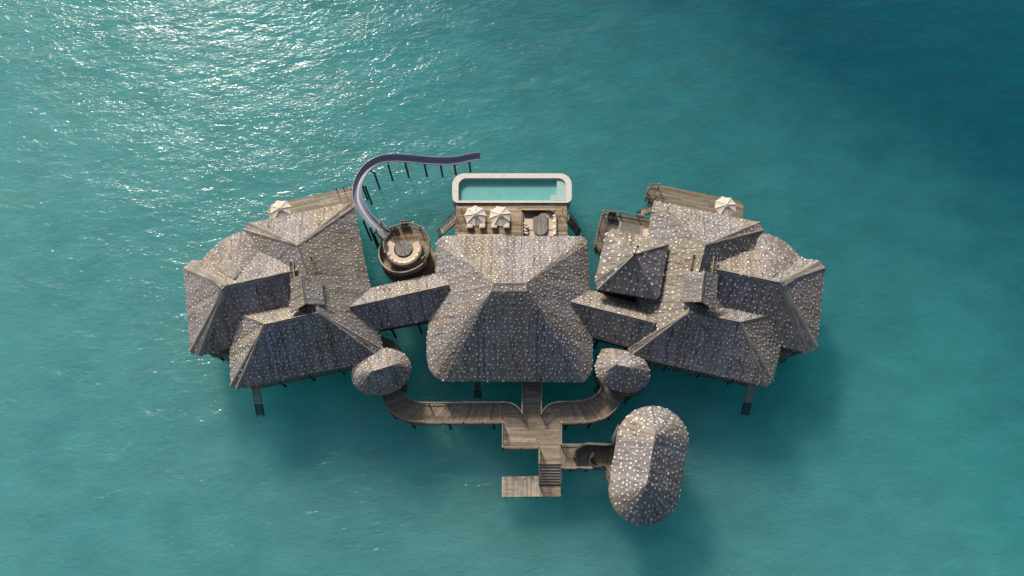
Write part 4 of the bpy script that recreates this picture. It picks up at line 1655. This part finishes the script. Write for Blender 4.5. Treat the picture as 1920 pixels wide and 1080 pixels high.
# ring stair winding down around the drum, from the east side by the south to the west
a_st, a_en = math.radians(-35), math.radians(-205)
nst = 30
mb = MB()
rs = random.Random(3)
Ro, Ri = 3.15, R_U - .5
lc = lc + Vector((-.3, -.1, 0))
zfun = lambda k: UP - .25 - (UP - .25 - 3.0) * min(1, max(0, (k - 6) / (nst - 12)))
outp = []
for k in range(nst):
    a0, a1 = a_st + (a_en - a_st) * k / nst, a_st + (a_en - a_st) * (k + 1) / nst
    z = zfun(k)
    q = [Vector((lc.x + r * math.cos(a), lc.y + r * math.sin(a), 0)) for r, a in ((Ri, a0), (Ro, a0), (Ro, a1), (Ri, a1))]
    mb.prism(q, z - .14, z, BRN(rs, 0, 0))
    for r in (Ro,):
        pass
mb.build('ring_stair', M_WOOD, t)
mb = MB()
bs = MB()
for k in range(nst):
    a0, a1 = a_st + (a_en - a_st) * k / nst, a_st + (a_en - a_st) * (k + 1) / nst
    z, z2 = zfun(k), zfun(min(k + 1, nst - 1))
    p0 = Vector((lc.x + Ro * math.cos(a0), lc.y + Ro * math.sin(a0), 0))
    p1 = Vector((lc.x + Ro * math.cos(a1), lc.y + Ro * math.sin(a1), 0))
    mb.beam(p0 + Vector((0, 0, z + 1.0)), p1 + Vector((0, 0, z2 + 1.0)), .14, .08, (0.30, 0.265, 0.22))
    mb.beam(p0 + Vector((0, 0, z - .05)), p1 + Vector((0, 0, z2 - .05)), .12, .3, (0.22, 0.185, 0.14))
    if k % 5 == 0:
        mb.box(p0 + Vector((0, 0, z + .5)), (.12, .12, 1.05), (0.22, 0.185, 0.145))
    for w in (0, .5):
        q = p0.lerp(p1, w)
        bs.box(q + Vector((0, 0, z + .45)), (.05, .05, .95), (0.19, 0.16, 0.125))
ro = mb.build('stair_rail', M_WOOD, t)
bs.build('baluster_screen', M_WOOD, ro)
low = circ(lc, 3.7, math.radians(-215), math.radians(20), 30)
lowp = low + [at(826, 470, ZD), at(826, 520, ZD)]
lowp = circ(lc, 3.2, math.radians(-200), math.radians(-70), 20) + [at(800, 528, ZD), at(828, 505, ZD), at(826, 470, ZD)] + circ(lc, 3.0, math.radians(10), math.radians(150), 16)
deck(t, lowp, ZD, (1, 0, 0), 92, 'lower_deck', fn=BRN)
skirt_under(t, circ(lc, 3.15, math.radians(-200), math.radians(-70), 20), ZD, .9)
lc = at(764, 463, UP)
railing(t, circ(lc, R_U - .02, math.radians(-45), math.radians(118), 30) + [at(731, 434, UP), at(716, 422, UP)], UP, skirt=.3, col=(0.28, 0.25, 0.21))
railing(t, [at(707, 437, UP), at(715, 447, UP), at(722, 451, UP)] + circ(lc, R_U - .02, math.radians(166), math.radians(205), 8), UP, skirt=.5, col=(0.28, 0.25, 0.21))
piles(t, [Vector((lc.x + 2.2 * math.cos(a), lc.y + 2.2 * math.sin(a), 0)) for a in (.6, 1.8, 3.0, 4.2, 5.4)], .8, .18)
mb = MB()
q0, q1 = at(708, 436, UP), at(716.5, 422.5, UP)
for q in (q0, q1):
    mb.tube([q, q + Vector((0, 0, 1.35))], .045, (0.15, 0.125, 0.10), 8)
mb.tube([q0 + Vector((0, 0, 1.3)), q1 + Vector((0, 0, 1.3))], .04, (0.36, 0.32, 0.28), 8)
mb.build('grab_bar', M_WOOD, t)

# curved sofa and table on the tower
sc_ = at(757, 467, UP + .4)
t = thing('curved_sofa', 'cream C shaped sofa on the round slide tower', 'sofa', (sc_.x, sc_.y, UP))
a0, a1 = math.radians(148), math.radians(392)
for nm, r0_, r1_, z0, z1, colr, mt in (('seat_pad', 1.12, 1.95, UP + .05, UP + .45, CREAM, M_CLOTH), ('backrest', 1.95, 2.13, UP, UP + .8, (0.25, 0.21, 0.17), M_WICKER)):
    mb = MB()
    A0 = a0 if nm == 'seat_pad' else math.radians(165)
    A1 = a1 if nm == 'seat_pad' else math.radians(395)
    n = 30
    for k in range(n):
        b0_, b1_ = A0 + (A1 - A0) * k / n, A0 + (A1 - A0) * (k + 1) / n
        q = [Vector((sc_.x + r * math.cos(a), sc_.y + r * math.sin(a), 0)) for r, a in ((r0_, b0_), (r1_, b0_), (r1_, b1_), (r0_, b1_))]
        mb.prism(q, z0, z1, colr)
    mb.build(nm, mt, t)
for k in range(9):
    a = math.radians(205 + k * 18)
    o_ = cushion(f'cream back cushion number {k + 1} along the backrest of the tower sofa', 757, 467, UP + .62, (.5, .18, .4), a + math.pi / 2, 1.0, 'back cushions of the tower sofa', CREAM)
    o_.location = (sc_.x + 1.78 * math.cos(a), sc_.y + 1.78 * math.sin(a), UP + .62)
    o_['label'] = 'small cream back cushion in the row along the curved tower sofa'
q = at(756.5, 465.5, UP + .5)
t = thing('round_table', 'round grey slatted table inside the curved tower sofa', 'table', (q.x, q.y, UP))
mb = MB()
rs = random.Random(12)
n = 18
for k in range(n):
    b0_, b1_ = 2 * math.pi * k / n + .02, 2 * math.pi * (k + 1) / n - .02
    g = rs.choice((.6, .85, 1, 1.1, 1.2))
    zz = UP + .52 + (.01 if k % 2 else 0)
    rr = .97
    mb.prism([(q.x, q.y), (q.x + rr * math.cos(b0_), q.y + rr * math.sin(b0_)), (q.x + rr * math.cos(b1_), q.y + rr * math.sin(b1_))], zz - .06, zz, (0.235 * g, 0.215 * g, 0.20 * g))
mb.build('table_top', M_WOOD, t)
mb = MB()
mb.tube([(q.x, q.y, UP), (q.x, q.y, UP + .46)], [.75, .93], (0.13, 0.10, 0.075), 24)
mb.build('pedestal', M_WOOD, t)
wicker_chair('wide brown wicker seat against the round tower railing', 760, 424.5, UP, 0, .95)
q = at(742, 431, UP)
t = thing('driftwood_stool', 'small rough brown stool near the slide entrance', 'stool', (q.x, q.y, UP))
mb = MB()
pillow_mesh(mb, (q.x, q.y, UP + .38), (.7, .55, .2), (0.19, 0.155, 0.125))
mb.build('seat', M_WICKER, t, True)
mb = MB()
for k in range(7):
    a = k * .9
    mb.beam((q.x + .28 * math.cos(a), q.y + .22 * math.sin(a), UP), (q.x + .12 * math.cos(a + .8), q.y + .12 * math.sin(a + .8), UP + .32), .07, .07, vary((0.16, 0.13, 0.10), .3, random))
mb.build('base', M_WOOD, t)

# ------------------------------------------------------------------ water slide
t = thing('water_slide', 'blue grey open water slide curving from the round tower out over the sea', 'water slide', ground(720, 370))
sp4 = [(322, 668), (290, 640), (250, 600), (190, 535), (142, 458), (118, 390), (122, 310), (152, 232), (208, 164), (288, 120), (370, 106), (460, 108), (560, 116), (650, 125), (740, 129), (820, 128), (890, 119), (955, 104), (1005, 95), (1040, 95)]
zs_ = [5.35, 5.3, 5.2, 5.0, 4.75, 4.5, 4.25, 4.0, 3.75, 3.5, 3.25, 3.0, 2.75, 2.5, 2.3, 2.1, 1.95, 1.8, 1.7, 1.65]
C = smooth([at(640 + a / 4, 270 + b / 4, z) for (a, b), z in zip(sp4, zs_)], 6)
rows, rowi = [], []
SC = (0.19, 0.205, 0.27)
mb = MB()
nc = 14
for i, c in enumerate(C):
    d = (C[min(i + 1, len(C) - 1)] - C[max(i - 1, 0)]).normalized()
    s = Vector((d.y, -d.x, 0)).normalized()
    fl = 1 + (.18 * max(0, (i - len(C) + 6) / 6))
    R_ = .47 * fl
    row = []
    row.append(c + s * -(R_ + .1) + Vector((0, 0, .02)))
    row.append(c + s * -(R_ + .1) + Vector((0, 0, .09)))
    for k in range(nc + 1):
        a = math.pi + math.pi * k / nc
        row.append(c + s * (R_ * math.cos(a)) + Vector((0, 0, .1 + .48 * math.sin(a))))
    row.append(c + s * (R_ + .1) + Vector((0, 0, .09)))
    row.append(c + s * (R_ + .1) + Vector((0, 0, .02)))
    for k in range(nc + 1):
        a = 2 * math.pi - math.pi * k / nc
        row.append(c + s * ((R_ + .05) * math.cos(a)) + Vector((0, 0, .06 + .53 * math.sin(a))))
    rows.append(row)
mb.grid(rows, SC, True)
mb.face(rows[0], SC)
mb.build('chute', M_PLASTIC, t, True, True)
mb = MB()
e0 = at(640 + 325 / 4, 270 + 672 / 4, UP + .15)
dd = (C[0] - C[4]).normalized()
dd.z = 0
dd.normalize()
s = Vector((dd.y, -dd.x, 0))
mb.box(e0 + Vector((0, 0, -.02)), (1.0, 1.25, .16), SC, (dd, s, Vector((0, 0, 1))))
for sg in (-1, 1):
    mb.box(e0 + s * sg * .6 + Vector((0, 0, .15)), (1.0, .1, .3), SC, (dd, s, Vector((0, 0, 1))))
mb.box(e0 + dd * .5 + Vector((0, 0, .1)), (.1, 1.25, .16), SC, (dd, s, Vector((0, 0, 1))))
mb.build('entry_tub', M_PLASTIC, t)
for px, py in ((676, 340), (684, 348), (701, 322), (727.5, 308.5), (759.5, 305), (795.5, 306.5), (826, 308.5), (852, 307.5), (880, 303), (680.5, 413), (693, 427), (700, 436)):
    best = min(C, key=lambda c: (at(px, py, c.z) - c).length)
    q = at(px, py, best.z - .3)
    mb = MB()
    mb.tube([(q.x, q.y, -2.6), (q.x, q.y, best.z - .62)], .13, (0.055, 0.05, 0.042), 8)
    mb.beam((q.x, q.y, best.z - .62), (best.x, best.y, best.z - .62), .12, .14, (0.06, 0.055, 0.045))
    mb.build('support_post', M_WOOD, t)
